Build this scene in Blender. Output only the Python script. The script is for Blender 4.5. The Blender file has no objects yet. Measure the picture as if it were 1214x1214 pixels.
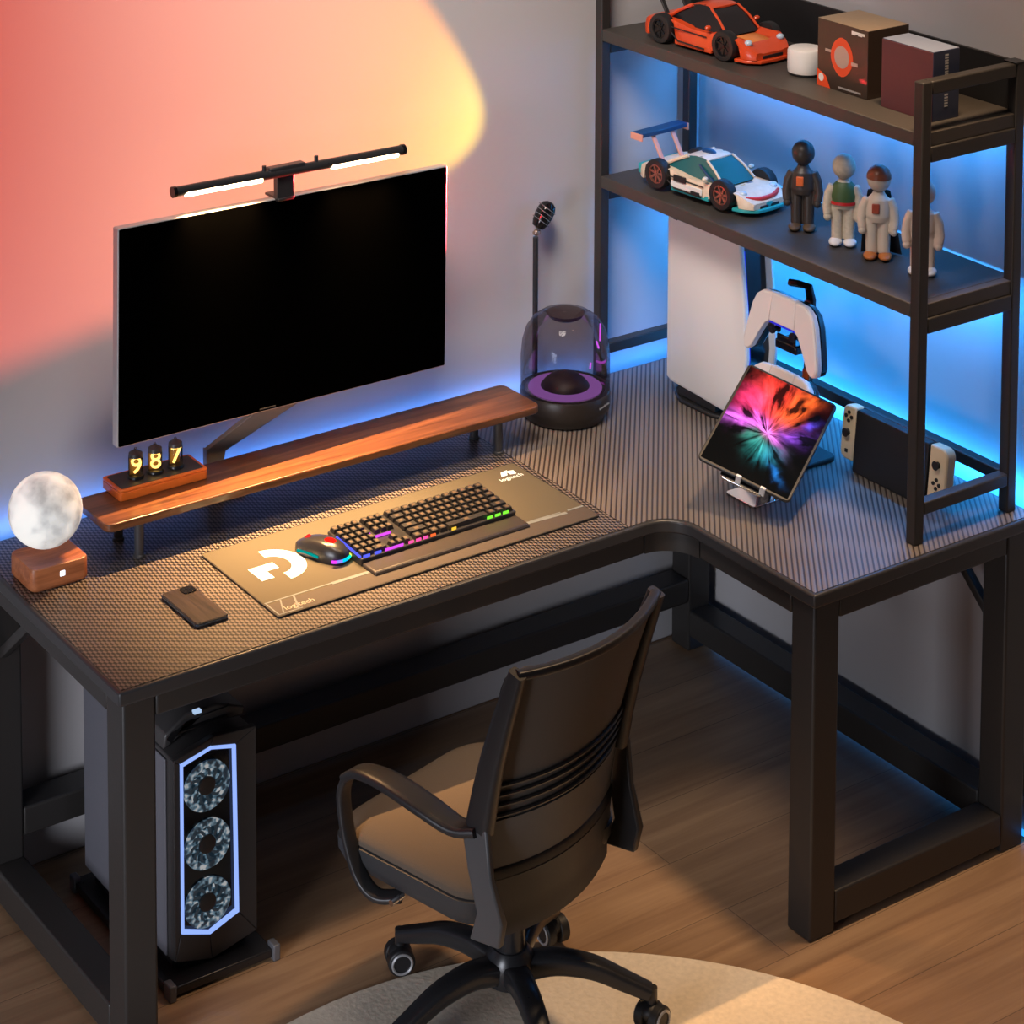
import bpy, math, random
from mathutils import Vector, Matrix
random.seed(7)
PI = math.pi
S = bpy.context.scene
COL = S.collection

# ------------------------------------------------------------------ materials
MATS = {}
def new_mat(name):
    m = bpy.data.materials.new(name); m.use_nodes = True
    MATS[name] = m
    return m, m.node_tree, m.node_tree.nodes['Principled BSDF']
def pm(name, col, rough=.5, metal=0., spec=.5, coat=0., bump=0., bscale=200., var=0., emit=None, es=0.):
    """plain procedural material: slight noise in roughness, bump and tone"""
    m, nt, b = new_mat(name)
    b.inputs['Base Color'].default_value = (*col, 1)
    b.inputs['Metallic'].default_value = metal
    b.inputs['Specular IOR Level'].default_value = spec
    b.inputs['Coat Weight'].default_value = coat
    tc = nt.nodes.new('ShaderNodeTexCoord')
    n = nt.nodes.new('ShaderNodeTexNoise'); n.inputs['Scale'].default_value = bscale; n.inputs['Detail'].default_value = 3
    nt.links.new(tc.outputs['Object'], n.inputs['Vector'])
    mr = nt.nodes.new('ShaderNodeMapRange')
    mr.inputs['To Min'].default_value = max(0, rough-.06); mr.inputs['To Max'].default_value = min(1, rough+.06)
    nt.links.new(n.outputs['Fac'], mr.inputs['Value']); nt.links.new(mr.outputs['Result'], b.inputs['Roughness'])
    if var:
        mx = nt.nodes.new('ShaderNodeMix'); mx.data_type = 'RGBA'
        mx.inputs['A'].default_value = (*[c*(1-var) for c in col], 1); mx.inputs['B'].default_value = (*[min(1, c*(1+var)) for c in col], 1)
        nt.links.new(n.outputs['Fac'], mx.inputs['Factor']); nt.links.new(mx.outputs['Result'], b.inputs['Base Color'])
    if bump:
        bp = nt.nodes.new('ShaderNodeBump'); bp.inputs['Strength'].default_value = bump; bp.inputs['Distance'].default_value = .002
        nt.links.new(n.outputs['Fac'], bp.inputs['Height']); nt.links.new(bp.outputs['Normal'], b.inputs['Normal'])
    if emit:
        b.inputs['Emission Color'].default_value = (*emit, 1); b.inputs['Emission Strength'].default_value = es
    return m
def glow(name, col, s):
    m, nt, b = new_mat(name)
    nt.nodes.remove(b)
    e = nt.nodes.new('ShaderNodeEmission'); e.inputs['Color'].default_value = (*col, 1); e.inputs['Strength'].default_value = s
    nt.links.new(e.outputs[0], nt.nodes['Material Output'].inputs['Surface'])
    return m
def math_n(nt, op, a, b=None, c=None):
    n = nt.nodes.new('ShaderNodeMath'); n.operation = op
    for i, v in enumerate((a, b, c)):
        if v is None: continue
        if isinstance(v, (int, float)): n.inputs[i].default_value = v
        else: nt.links.new(v, n.inputs[i])
    return n.outputs[0]
def ramp(nt, fac, stops, interp='LINEAR'):
    r = nt.nodes.new('ShaderNodeValToRGB'); r.color_ramp.interpolation = interp
    el = r.color_ramp.elements
    while len(el) < len(stops): el.new(.5)
    for e, (p, c) in zip(el, stops): e.position = p; e.color = (*c, 1)
    nt.links.new(fac, r.inputs['Fac'])
    return r.outputs['Color']
def wood(name, dark, light, axis, scale=1., rough=.45, coat=0., planks=None):
    m, nt, b = new_mat(name)
    tc = nt.nodes.new('ShaderNodeTexCoord')
    mp = nt.nodes.new('ShaderNodeMapping')
    sc = [22*scale]*3; sc['xyz'.index(axis)] = 1.3*scale
    mp.inputs['Scale'].default_value = sc
    nt.links.new(tc.outputs['Object'], mp.inputs['Vector'])
    n = nt.nodes.new('ShaderNodeTexNoise'); n.inputs['Scale'].default_value = 1.6; n.inputs['Detail'].default_value = 8; n.inputs['Roughness'].default_value = .62; n.inputs['Distortion'].default_value = .6
    nt.links.new(mp.outputs['Vector'], n.inputs['Vector'])
    col = ramp(nt, n.outputs['Fac'], [(.30, dark), (.52, tuple((d+l)/2 for d, l in zip(dark, light))), (.72, light)])
    hgt = n.outputs['Fac']
    if planks:
        br = nt.nodes.new('ShaderNodeTexBrick')
        br.offset = .37; br.inputs['Scale'].default_value = 1
        br.inputs['Brick Width'].default_value = planks[0]; br.inputs['Row Height'].default_value = planks[1]
        br.inputs['Mortar Size'].default_value = .0012; br.inputs['Mortar Smooth'].default_value = .3
        br.inputs['Color1'].default_value = (.86, .86, .86, 1); br.inputs['Color2'].default_value = (1, 1, 1, 1); br.inputs['Mortar'].default_value = (.45, .45, .45, 1)
        nt.links.new(tc.outputs['Object'], br.inputs['Vector'])
        mx = nt.nodes.new('ShaderNodeMix'); mx.data_type = 'RGBA'; mx.blend_type = 'MULTIPLY'; mx.inputs['Factor'].default_value = 1
        nt.links.new(col, mx.inputs['A']); nt.links.new(br.outputs['Color'], mx.inputs['B']); col = mx.outputs['Result']
    nt.links.new(col, b.inputs['Base Color'])
    b.inputs['Roughness'].default_value = rough; b.inputs['Coat Weight'].default_value = coat
    bp = nt.nodes.new('ShaderNodeBump'); bp.inputs['Strength'].default_value = .15; bp.inputs['Distance'].default_value = .002
    nt.links.new(hgt, bp.inputs['Height']); nt.links.new(bp.outputs['Normal'], b.inputs['Normal'])
    return m
def weave(name, pu, pv, two, bands):
    """woven carbon-look laminate: the pattern runs along the two diagonals of the top"""
    m, nt, b = new_mat(name)
    tc = nt.nodes.new('ShaderNodeTexCoord'); sp = nt.nodes.new('ShaderNodeSeparateXYZ')
    nt.links.new(tc.outputs['Object'], sp.inputs[0])
    x, y = sp.outputs['X'], sp.outputs['Y']
    def phase(kx, ky):      # cycles per metre along x and y
        return math_n(nt, 'MULTIPLY', math_n(nt, 'ADD', math_n(nt, 'MULTIPLY', x, kx), math_n(nt, 'MULTIPLY', y, ky)), 2*PI)
    if two:
        # lattice of dark pits inside a lighter net
        f = math_n(nt, 'ADD', math_n(nt, 'COSINE', phase(*pu)), math_n(nt, 'COSINE', phase(*pv)))
        f = math_n(nt, 'MULTIPLY_ADD', f, .25, .5)
        col = ramp(nt, f, [(.32, bands[1]), (.50, tuple(a*.6+c*.4 for a, c in zip(*bands))), (.62, bands[0])])
        f = math_n(nt, 'SUBTRACT', 1, f)
    else:
        f = math_n(nt, 'MULTIPLY_ADD', math_n(nt, 'SINE', phase(*pu)), .5, .5)
        col = ramp(nt, f, [(.10, bands[0]), (.45, bands[1]), (.9, bands[1])])
    nt.links.new(col, b.inputs['Base Color'])
    b.inputs['Roughness'].default_value = .42; b.inputs['Specular IOR Level'].default_value = .5
    bp = nt.nodes.new('ShaderNodeBump'); bp.inputs['Strength'].default_value = .35; bp.inputs['Distance'].default_value = .0012
    nt.links.new(f, bp.inputs['Height']); nt.links.new(bp.outputs['Normal'], b.inputs['Normal'])
    return m

M_wall = pm('wall paint', (.52, .50, .50), .75, bump=.03, bscale=60)
M_base = pm('baseboard paint', (.50, .49, .50), .5)
M_floor = wood('oak planks', (.25, .140, .075), (.44, .275, .15), 'x', .7, .45, .1, planks=(1.9, .19))
M_rug = pm('rug wool', (.80, .69, .54), .95, bump=.6, bscale=90, var=.18, spec=.1)
M_steel = pm('black powder coat', (.030, .027, .025), .42, spec=.45, bump=.05, bscale=400)
M_edge = pm('desk edge band', (.035, .034, .035), .35, spec=.5)
M_top1 = weave('woven carbon top', (116, -15.6), (-45.9, -68.5), True, ((.003, .002, .002), (.175, .142, .12)))
M_top2 = weave('striped carbon top', (68.9, -57.0), None, False, ((.030, .022, .020), (.17, .145, .125)))
M_board = pm('charcoal shelf board', (.055, .048, .042), .5, spec=.4, var=.1)
M_riser = wood('walnut', (.035, .012, .005), (.23, .085, .033), 'x', 1.6, .33, .3)
M_blk = pm('matt black plastic', (.012, .012, .013), .5)
M_blk2 = pm('satin black plastic', (.02, .02, .022), .3)
M_gloss = pm('gloss black', (.006, .006, .007), .12)
M_dgrey = pm('dark grey plastic', (.045, .045, .048), .42)
M_grey = pm('grey plastic', (.14, .14, .15), .4)
M_silver = pm('silver plastic', (.45, .45, .46), .35, metal=.4)
M_chrome = pm('chrome', (.75, .76, .8), .12, metal=1)
M_white = pm('white plastic', (.80, .77, .74), .38)
M_screen = pm('switched-off screen', (.0003, .0003, .0003), .6, spec=.0)

# ------------------------------------------------------------------ mesh helper
class MB:
    def __init__(s): s.v = []; s.f = []; s.mi = []; s.cur = 0
    def mat(s, i): s.cur = i; return s
    def add(s, vs, fs, T=None):
        o = len(s.v)
        for p in vs:
            p = Vector(p)
            s.v.append(T @ p if T is not None else p)
        for f in fs: s.f.append([o+i for i in f]); s.mi.append(s.cur)
        return s
    def box(s, x0, x1, y0, y1, z0, z1, T=None):
        vs = [(x, y, z) for x in (x0, x1) for y in (y0, y1) for z in (z0, z1)]
        return s.add(vs, [(0, 1, 3, 2), (4, 6, 7, 5), (0, 4, 5, 1), (2, 3, 7, 6), (0, 2, 6, 4), (1, 5, 7, 3)], T)
    def prism(s, poly, z0, z1, T=None, top=None):
        n = len(poly); top = top or poly
        vs = [(x, y, z0) for x, y in poly] + [(x, y, z1) for x, y in top]
        fs = [list(range(n))[::-1], list(range(n, 2*n))] + [(i, (i+1) % n, n+(i+1) % n, n+i) for i in range(n)]
        return s.add(vs, fs, T)
    def loft(s, rings, T=None, cap=True, close=True):
        n = len(rings[0]); vs = [p for r in rings for p in r]; fs = []
        for k in range(len(rings)-1):
            for i in range(n if close else n-1):
                j = (i+1) % n
                fs.append((k*n+i, k*n+j, (k+1)*n+j, (k+1)*n+i))
        if cap: fs += [list(range(n))[::-1], list(range((len(rings)-1)*n, len(rings)*n))]
        return s.add(vs, fs, T)
    def lathe(s, prof, seg=32, T=None, sx=1, sy=1):
        rings = [[(r*math.cos(2*PI*i/seg)*sx, r*math.sin(2*PI*i/seg)*sy, z) for i in range(seg)] for r, z in prof]
        return s.loft(rings, T)
    def cyl(s, p0, p1, r, seg=16, r1=None):
        p0, p1 = Vector(p0), Vector(p1); d = p1-p0
        T = Matrix.Translation(p0) @ d.to_track_quat('Z', 'Y').to_matrix().to_4x4()
        return s.lathe([(r, 0), (r if r1 is None else r1, d.length)], seg, T)
    def ball(s, c, rx, ry=None, rz=None, seg=24, R=None):
        ry = ry or rx; rz = rz or rx; n = seg//2
        prof = [(max(1e-5, math.sin(PI*k/n)), -math.cos(PI*k/n)) for k in range(n+1)]
        T = Matrix.Translation(c) @ (R or Matrix.Identity(4)) @ Matrix.Diagonal((rx, ry, rz, 1))
        return s.lathe(prof, seg, T)
    def tube(s, pts, r, seg=10, flat=None, upv=(0, 0, 1)):
        """sweep a circle (or a flat rounded bar: flat=(half width, half thickness)) along pts"""
        pts = [Vector(p) for p in pts]; rings = []
        for k, p in enumerate(pts):
            t = (pts[min(k+1, len(pts)-1)]-pts[max(k-1, 0)]).normalized()
            if k == 0:
                a = t.cross(Vector(upv))
                if a.length < 1e-3: a = t.cross(Vector((0, 1, 0)))
            else: a = a-t*a.dot(t)
            a.normalize(); b = a.cross(t).normalized()
            if flat:
                w, h = flat if not callable(flat) else flat(k/(len(pts)-1))
                ring = [p+a*(w*sg(math.cos(q)))+b*(h*sg(math.sin(q))) for q in [2*PI*(i+.5)/12 for i in range(12)]]
            else:
                rr = r(k/(len(pts)-1)) if callable(r) else r
                ring = [p+a*rr*math.cos(2*PI*i/seg)+b*rr*math.sin(2*PI*i/seg) for i in range(seg)]
            rings.append(ring)
        return s.loft(rings)
def sg(c): return math.copysign(abs(c)**.45, c)
def rrect(x0, x1, y0, y1, r, n=6):
    P = []
    for cx, cy, a in ((x1-r, y1-r, 0), (x0+r, y1-r, 90), (x0+r, y0+r, 180), (x1-r, y0+r, 270)):
        for k in range(n+1):
            q = math.radians(a+90*k/n); P.append((cx+r*math.cos(q), cy+r*math.sin(q)))
    return P
def spline(pts, n=8):
    """catmull-rom through pts"""
    P = [Vector(p) for p in pts]; P = [2*P[0]-P[1]] + P + [2*P[-1]-P[-2]]; out = []
    for i in range(1, len(P)-2):
        for k in range(n):
            t = k/n; a, b, c, d = P[i-1:i+3]
            out.append(.5*((2*b)+(c-a)*t+(2*a-5*b+4*c-d)*t*t+(3*b-a-3*c+d)*t**3))
    out.append(P[-2]); return out
def obj(name, mb, mats, parent=None, bev=0, smooth=True, sub=0, seg=2, angle=35):
    me = bpy.data.meshes.new(name)
    me.from_pydata([tuple(v) for v in mb.v], [], mb.f)
    mats = mats if isinstance(mats, (list, tuple)) else [mats]
    for m in mats: me.materials.append(m)
    me.polygons.foreach_set('material_index', mb.mi)
    me.validate(); me.update()
    import bmesh
    bm = bmesh.new(); bm.from_mesh(me); bmesh.ops.recalc_face_normals(bm, faces=bm.faces); bm.to_mesh(me); bm.free()
    if smooth:
        me.polygons.foreach_set('use_smooth', [True]*len(me.polygons))
        try: me.set_sharp_from_angle(angle=math.radians(angle))
        except Exception: pass
    o = bpy.data.objects.new(name, me); COL.objects.link(o)
    if parent is not None: o.parent = parent
    if bev:
        b = o.modifiers.new('bevel', 'BEVEL'); b.width = bev; b.segments = seg; b.limit_method = 'ANGLE'; b.angle_limit = math.radians(40)
    if sub:
        b = o.modifiers.new('sub', 'SUBSURF'); b.levels = sub; b.render_levels = sub
    return o
def tag(o, label, cat, group=None):
    o['label'] = label; o['category'] = cat
    if group: o['group'] = group
    return o
def thing(name, label, cat, loc=(0, 0, 0), rotz=0, group=None):
    o = bpy.data.objects.new(name, None); COL.objects.link(o)
    o.location = loc; o.rotation_euler = (0, 0, rotz); o.empty_display_size = .05
    return tag(o, label, cat, group)
def struct(o): o['kind'] = 'structure'; return o
def text_mesh(mb, txt, size, T, depth=.0004):
    cu = bpy.data.curves.new('t', 'FONT'); cu.body = txt; cu.size = size; cu.extrude = depth; cu.align_x = 'CENTER'; cu.align_y = 'CENTER'; cu.resolution_u = 4
    o = bpy.data.objects.new('t', cu); COL.objects.link(o)
    dg = bpy.context.evaluated_depsgraph_get(); dg.update()
    me = o.evaluated_get(dg).to_mesh()
    mb.add([v.co.copy() for v in me.vertices], [list(p.vertices) for p in me.polygons], T)
    o.evaluated_get(dg).to_mesh_clear()
    bpy.data.objects.remove(o); bpy.data.curves.remove(cu)
    return mb
def frame_T(origin, xdir, ydir):
    x = Vector(xdir).normalized(); y = Vector(ydir); y = (y-x*y.dot(x)).normalized(); z = x.cross(y)
    return Matrix(((x.x, y.x, z.x, origin[0]), (x.y, y.y, z.y, origin[1]), (x.z, y.z, z.z, origin[2]), (0, 0, 0, 1)))

# ------------------------------------------------------------------ room
XA, YA, XB, YB, H = -1.9868, -.7058, -.6556, -1.1483, .75
WX, WY = .02, .02
struct(obj('floor', MB().box(-6, WX, -6.5, WY, -.05, 0), M_floor))
struct(obj('wall_back', MB().box(-6, WX+.1, WY, WY+.1, -.05, 3.4), M_wall))
struct(obj('wall_right', MB().box(WX, WX+.1, -6.5, WY, -.05, 3.4), M_wall))
struct(obj('baseboard_back', MB().box(-6, WX-.001, WY-.014, WY-.0005, 0.0, .086), M_base, bev=.004))
struct(obj('baseboard_right', MB().box(WX-.014, WX-.0005, -6.5, WY-.015, 0.0, .086), M_base, bev=.004))
rug = MB().lathe([(.001, .0), (.9118, 0), (.918, .004), (.912, .009), (.001, .009)], 96)
o = obj('round_rug', rug, M_rug); o.location = (-1.554, -1.667, .0005)
tag(o, 'pale beige round rug lying under the office chair', 'rug')

# ------------------------------------------------------------------ desk
desk = thing('corner_desk', 'large black L-shaped corner desk with woven carbon-look top', 'desk', (XB, YA, 0))
def D(mb): # world -> desk local
    T = Matrix.Translation((-XB, -YA, 0)); mb.v = [T @ v for v in mb.v]; return mb
def corner_arc(cx, cy, r, a0, a1, n=8):
    return [(cx+r*math.cos(math.radians(a0+(a1-a0)*k/n)), cy+r*math.sin(math.radians(a0+(a1-a0)*k/n))) for k in range(n+1)]
ri = .07
sx_ = -.775
inner = corner_arc(XB-ri, YA-ri, ri, 90, 0)      # concave rounded inner corner
outline = [(XA, YA), (XB-ri, YA)] + inner[1:] + [(XB, YB), (0, YB), (0, 0), (XA, 0)]
slab = MB().prism(outline, H-.03, H-.0012)
obj('tabletop', D(slab), M_edge, desk, bev=.005, seg=3)
i = .009
left_poly = [(XA+i, YA+i), (sx_-.0012, YA+i), (sx_-.0012, -i), (XA+i, -i)]
inner2 = corner_arc(XB-ri, YA-ri, ri+i, 90, 0)
right_poly = [(sx_+.0012, YA+i)] + [(a, b) for a, b in inner2] + [(XB+i, YB+i), (-i, YB+i), (-i, -i), (sx_+.0012, -i)]
obj('woven_surface', D(MB().prism(left_poly, H-.003, H)), M_top1, desk, smooth=False)
obj('striped_surface', D(MB().prism(right_poly, H-.003, H)), M_top2, desk, smooth=False)
t = .07; e = .0124
def post(x, y): return MB().box(x, x+t, y, y+t, 0.0, H-.03)
for (x, y) in ((XA+e, YA+e), (XA+e, -e-t), (XB+e, YB+e), (-e-t, YB+e), (-e-t, -e-t)):
    obj('leg', D(post(x, y)), M_steel, desk, bev=.006, seg=3)
def rail(*a): return obj('rail', D(MB().box(*a)), M_steel, desk, bev=.005, seg=3)
ap = .045
rail(XA+e+t, XB-ri, YA+e, YA+e+.04, H-.03-ap, H-.03)            # front apron, main wing
rail(XB+e, XB+e+.04, YB+e+t, YA-ri, H-.03-ap, H-.03)             # inner apron, right wing
obj('curved_rail', D(MB().prism(corner_arc(XB-ri, YA-ri, ri+e, 90, 0, 12)+corner_arc(XB-ri, YA-ri, ri+e+.04, 0, 90, 12), H-.03-ap, H-.03)), M_steel, desk)
rail(XA+e, XA+e+.04, YA+e+t, -e-t, H-.03-ap, H-.03)               # left frame top
rail(XB+e+t, -e-t, YB+e, YB+e+.04, H-.03-ap, H-.03)               # right frame top
rail(XA+e+.0, XA+e+t, YA+e+t, -e-t, .018, .018+t)                 # left frame foot
rail(XB+e+t, -e-t, YB+e, YB+e+t, .018, .018+t)                    # right frame foot
rail(XA+e+t, -e-t, -e-t, -e, .130, .192)                          # back lower rail
rail(-e-t, -e, YB+e+t, -e-t, .042, .110)                          # right lower rail
rail(XA+e+t, -e-t, -e-.04, -e, H-.03-ap, H-.03)                   # back apron
rail(-e-.04, -e, YB+e+t, -e-t, H-.03-ap, H-.03)                   # wall apron
def strut(p0, p1): obj('brace', D(MB().tube([p0, p1], 0, flat=(.011, .011))), M_steel, desk)
strut((-.045, YB+e+t-.002, .49), (-.045, -.86, .69)); strut((XA+e+.03, -e-t+.002, .545), (XA+e+.03, -.25, .69))

# ------------------------------------------------------------------ shelf unit on the desk
sx, sw, yn, yf, st = -.3342, -.0274, -1.1072, .0044, .027
yf = -.002
ZT, Z1, Z2, TB = 1.7442, 1.6353, 1.2683, .0305
sh = thing('desk_shelf', 'black metal two-tier shelf unit standing on the desk beside the wall', 'shelf', (sx, yn, H))
def L(mb):
    T = Matrix.Translation((-sx, -yn, -H)); mb.v = [T @ v for v in mb.v]; return mb
for (x, y, zt) in ((sx, yn, ZT), (sw-st, yn, ZT), (sx, yf-st, ZT+.35), (sw-st, yf-st, ZT+.35)):
    obj('upright', L(MB().box(x, x+st, y, y+st, H+.0, zt)), M_steel, sh, bev=.003)
def sbar(*a): obj('crossbar', L(MB().box(*a)), M_steel, sh, bev=.003)
for y in (yn, yf-st):
    sbar(sx+st, sw-st, y, y+st, .8386-st, .8386)
    for z in (Z1, Z2): sbar(sx+st, sw-st, y, y+st, z-TB-.034, z-TB)
sbar(sx+st, sw-st, yn, yn+st, ZT-.029, ZT)
sbar(sw-st, sw, yn+st, yf-st, .8386-st, .8386)
for z in (Z1, Z2):
    obj('shelf_board', L(MB().box(sx+.001, sw-.001, yn+st, yf-st, z-TB, z).box(sx+st, sw-st, yn+.004, yn+st, z-TB, z)), M_board, sh, bev=.002)
obj('back_panel', L(MB().box(sw-.010, sw-.002, yn+st, yf-st, Z1, ZT)), M_blk, sh, bev=.001)
obj('end_cap', L(MB().box(sw-st-.006, sw+.001, yn-.001, yn+st+.006, ZT, ZT+.003)), M_gloss, sh)

# ------------------------------------------------------------------ LED strips
def led(name, a, parent, shift, s):
    shift(mb := MB().box(*a)); return obj('led_strip', mb, glow('led '+name, BL, s), parent, smooth=False)
BL = (.025, .32, 1.0)
led('desk right', (.001, .012, -1.14, -.03, .728, .736), desk, D, 5)
led('desk back', (-1.98, .0, .001, .012, .728, .736), desk, D, 2)
led('shelf low', (sw-.040, sw-.030, yn+.06, -.05, Z2-TB-.006, Z2-TB), sh, L, 14)
led('shelf high', (sw-.040, sw-.030, yn+.06, -.05, Z1-TB-.006, Z1-TB), sh, L, 10)
led('floor', (-.006, .004, -1.16, -.09, .012, .020), desk, D, 1.5)

# ------------------------------------------------------------------ riser
RZ = .85
rs = thing('monitor_riser', 'long walnut monitor riser on black legs at the back of the desk', 'riser', (-1.24, -.188, H))
mb = MB().prism(rrect(-.553, .553, -.0765, .0765, .02), .082, .10)
obj('riser_board', mb, M_riser, rs, bev=.003, seg=3)
for x in (-.465, .453):
    for y in (-.045, .052):
        obj('leg', MB().lathe([(.013, 0), (.013, .004), (.0105, .006), (.0105, .078), (.016, .082)], 20, Matrix.Translation((x, y, 0))), M_dgrey, rs)

# ------------------------------------------------------------------ monitor
c = [Vector(q) for q in ((-1.739, -.209, 1.447), (-.900, -.181, 1.429), (-.899, -.187, .967), (-1.738, -.215, .985))]
ctr = sum(c, Vector())/4
mon = thing('monitor', 'wide black monitor with thin silver frame standing behind the riser', 'monitor', (-1.32, -.05, H))
T = Matrix.Translation(-Vector(mon.location)) @ frame_T(ctr, c[1]-c[0], c[0]-c[3])
W2, H2 = .4205, .2315
mb = MB().prism(rrect(-W2, W2, -H2, H2, .004), -.022, 0, T)
obj('bezel', mb, M_silver, mon, bev=.002)
obj('screen', MB().prism(rrect(-W2+.0025, W2-.0025, -H2+.0025, H2-.0025, .003), -.001, .0012, T), M_screen, mon, smooth=False)
obj('back_housing', MB().prism(rrect(-.28, .28, -.14, .14, .05), -.022, -.062, T, rrect(-.2, .2, -.09, .09, .04)), M_silver, mon, bev=.004)
obj('logo', MB().box(-.075, -.035, -H2+.006, -H2+.0085, .0012, .0016, T), M_dgrey, mon, smooth=False)
# arm and foot
arm = MB()
arm.loft([[(-.135, -.02, .074), (-.092, -.02, .074), (-.092, -.005, .074), (-.135, -.005, .074)],
          [(-.135, -.02, .108), (-.088, -.02, .096), (-.088, -.005, .096), (-.135, -.005, .108)],
          [(.055, -.05, .222), (.095, -.05, .182), (.095, -.035, .182), (.055, -.035, .222)],
          [(.08, -.05, .30), (.14, -.05, .27), (.14, -.035, .27), (.08, -.035, .30)]])
arm.box(-.137, -.133, -.022, -.003, .0, .110); arm.box(-.137, -.05, -.045, .02, 0, .008)
arm.box(-.135, -.092, -.02, -.005, 0, .076)
obj('stand', arm, pm('stand grey', (.24, .21, .17), .4), mon, bev=.002)

# light bar
lb = thing('monitor_light_bar', 'slim glowing light bar clipped on top of the monitor', 'lamp', (-1.332, -.2, 1.44))
bT = frame_T((.0, -.0, .058), (.580, .0, -.004), (0, 1, 0))
A0, A1 = Vector((-.270, -.008, .062)), Vector((.297, -.008, .057))
ax = (A1-A0).normalized()
obj('tube', MB().cyl(A0, A1, .0105, 20), M_blk2, lb)
obj('end_cap', MB().cyl(A0-ax*.006, A0+ax*.002, .012, 20), M_gloss, lb); obj('end_cap', MB().cyl(A1-ax*.002, A1+ax*.006, .012, 20), M_gloss, lb)
M_bar = glow('light bar diffuser', (1, .70, .40), 14)
for s0, s1 in ((.022, .206), (.381, .552)):
    a, b = A0+ax*s0, A0+ax*s1
    d = Vector((0, -.0052, -.0068))
    obj('diffuser', MB().tube([a+d, b+d], .0065, 10), M_bar, lb)
obj('clip', MB().box(-.021, .021, -.006, .012, -.006, .056).box(-.021, .021, -.008, .05, -.004, .002), M_blk2, lb, bev=.002)
obj('hub', MB().box(-.045, .045, -.016, .006, .052, .074), M_blk2, lb, bev=.003)
for x in (-.055, .075): obj('knob', MB().cyl((x, -.008, .066), (x, -.008, .081), .0045, 12), M_blk2, lb)

# ------------------------------------------------------------------ moon lamp
M_moon, nt, b = new_mat('moon surface')
tc = nt.nodes.new('ShaderNodeTexCoord')
n1 = nt.nodes.new('ShaderNodeTexNoise'); n1.inputs['Scale'].default_value = 14; n1.inputs['Detail'].default_value = 6
v1 = nt.nodes.new('ShaderNodeTexVoronoi'); v1.inputs['Scale'].default_value = 45; v1.feature = 'SMOOTH_F1'
for q in (n1, v1): nt.links.new(tc.outputs['Object'], q.inputs['Vector'])
f = math_n(nt, 'MULTIPLY_ADD', v1.outputs['Distance'], .12, n1.outputs['Fac'])
c_ = ramp(nt, f, [(.40, (.36, .36, .35)), (.52, (.58, .58, .56)), (.62, (.80, .79, .74)), (.8, (.86, .84, .76))])
nt.links.new(c_, b.inputs['Base Color']); nt.links.new(c_, b.inputs['Emission Color']); b.inputs['Emission Strength'].default_value = .62
b.inputs['Roughness'].default_value = .8; b.inputs['Specular IOR Level'].default_value = .1
bp = nt.nodes.new('ShaderNodeBump'); bp.inputs['Strength'].default_value = .3; bp.inputs['Distance'].default_value = .002
nt.links.new(f, bp.inputs['Height']); nt.links.new(bp.outputs['Normal'], b.inputs['Normal'])
M_orw = wood('cherry wood', (.28, .080, .028), (.60, .21, .08), 'x', 2, .4, .1)
ml = thing('wooden_plinth', 'square cherry wood plinth with small white light below the moon lamp', 'plinth', (-1.897, -.208, H))
# top dips to a waist like a soft cushion, edges thicker in the middle
rings = []
base = rrect(-.064, .064, -.056, .056, .016, 5)
def zb(x, y, k):
    dip = .006*((x/.064)**2+(y/.056)**2-1)
    return k + (dip if k > .03 else 0)
for k, sc in ((0, .93), (.003, .98), (.008, 1), (.036, 1), (.043, .985), (.045, .95)):
    rings.append([(x*sc, y*sc, zb(x*sc, y*sc, k)) for x, y in base])
for sc in (.7, .45, .2, .02):
    rings.append([(x*sc, y*sc, zb(x*sc, y*sc, .0455)) for x, y in base])
obj('wooden_block', MB().loft(rings), M_orw, ml)
obj('touch_light', MB().box(-.002, .009, -.0575, -.054, .022, .033), glow('white pilot', (.8, .9, 1), 2.2), ml, bev=.001)
mo = obj('moon_lamp', MB().ball((0, 0, 0), .0755, seg=48), M_moon); mo.location = (-1.905, -.21, .8925); mo.rotation_euler = (.3, .2, 1.0)
tag(mo, 'round glowing full-moon lamp floating over its wooden plinth', 'lamp')

# ------------------------------------------------------------------ digit tube clock
M_tube, nt, b = new_mat('clear tube glass')
nt.nodes.remove(b); tr = nt.nodes.new('ShaderNodeBsdfTransparent'); tr.inputs[0].default_value = (.9, .88, .84, 1)
gl = nt.nodes.new('ShaderNodeBsdfGlossy'); gl.inputs['Roughness'].default_value = .08
fr = nt.nodes.new('ShaderNodeFresnel'); fr.inputs[0].default_value = 1.25; mx = nt.nodes.new('ShaderNodeMixShader')
nt.links.new(fr.outputs[0], mx.inputs[0]); nt.links.new(tr.outputs[0], mx.inputs[1]); nt.links.new(gl.outputs[0], mx.inputs[2]); nt.links.new(mx.outputs[0], nt.nodes['Material Output'].inputs['Surface'])
M_orange = pm('orange lacquered wood', (.80, .17, .022), .4, var=.1, bscale=60)
ck = thing('digit_tube_clock', 'orange wooden clock with glowing digit tubes on the riser', 'clock', (-1.617, -.137, RZ))
obj('case', MB().prism(rrect(-.104, .104, -.043, .043, .006), 0, .018).prism(rrect(-.104, .104, -.043, .043, .006), .0185, .024), M_orange, ck, bev=.0015)
obj('face_plate', MB().prism(rrect(-.097, .097, -.036, .036, .003), .022, .0248), M_dgrey, ck, smooth=False)
M_dig = glow('warm digit glow', (1, .62, .16), 2.4)
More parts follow.
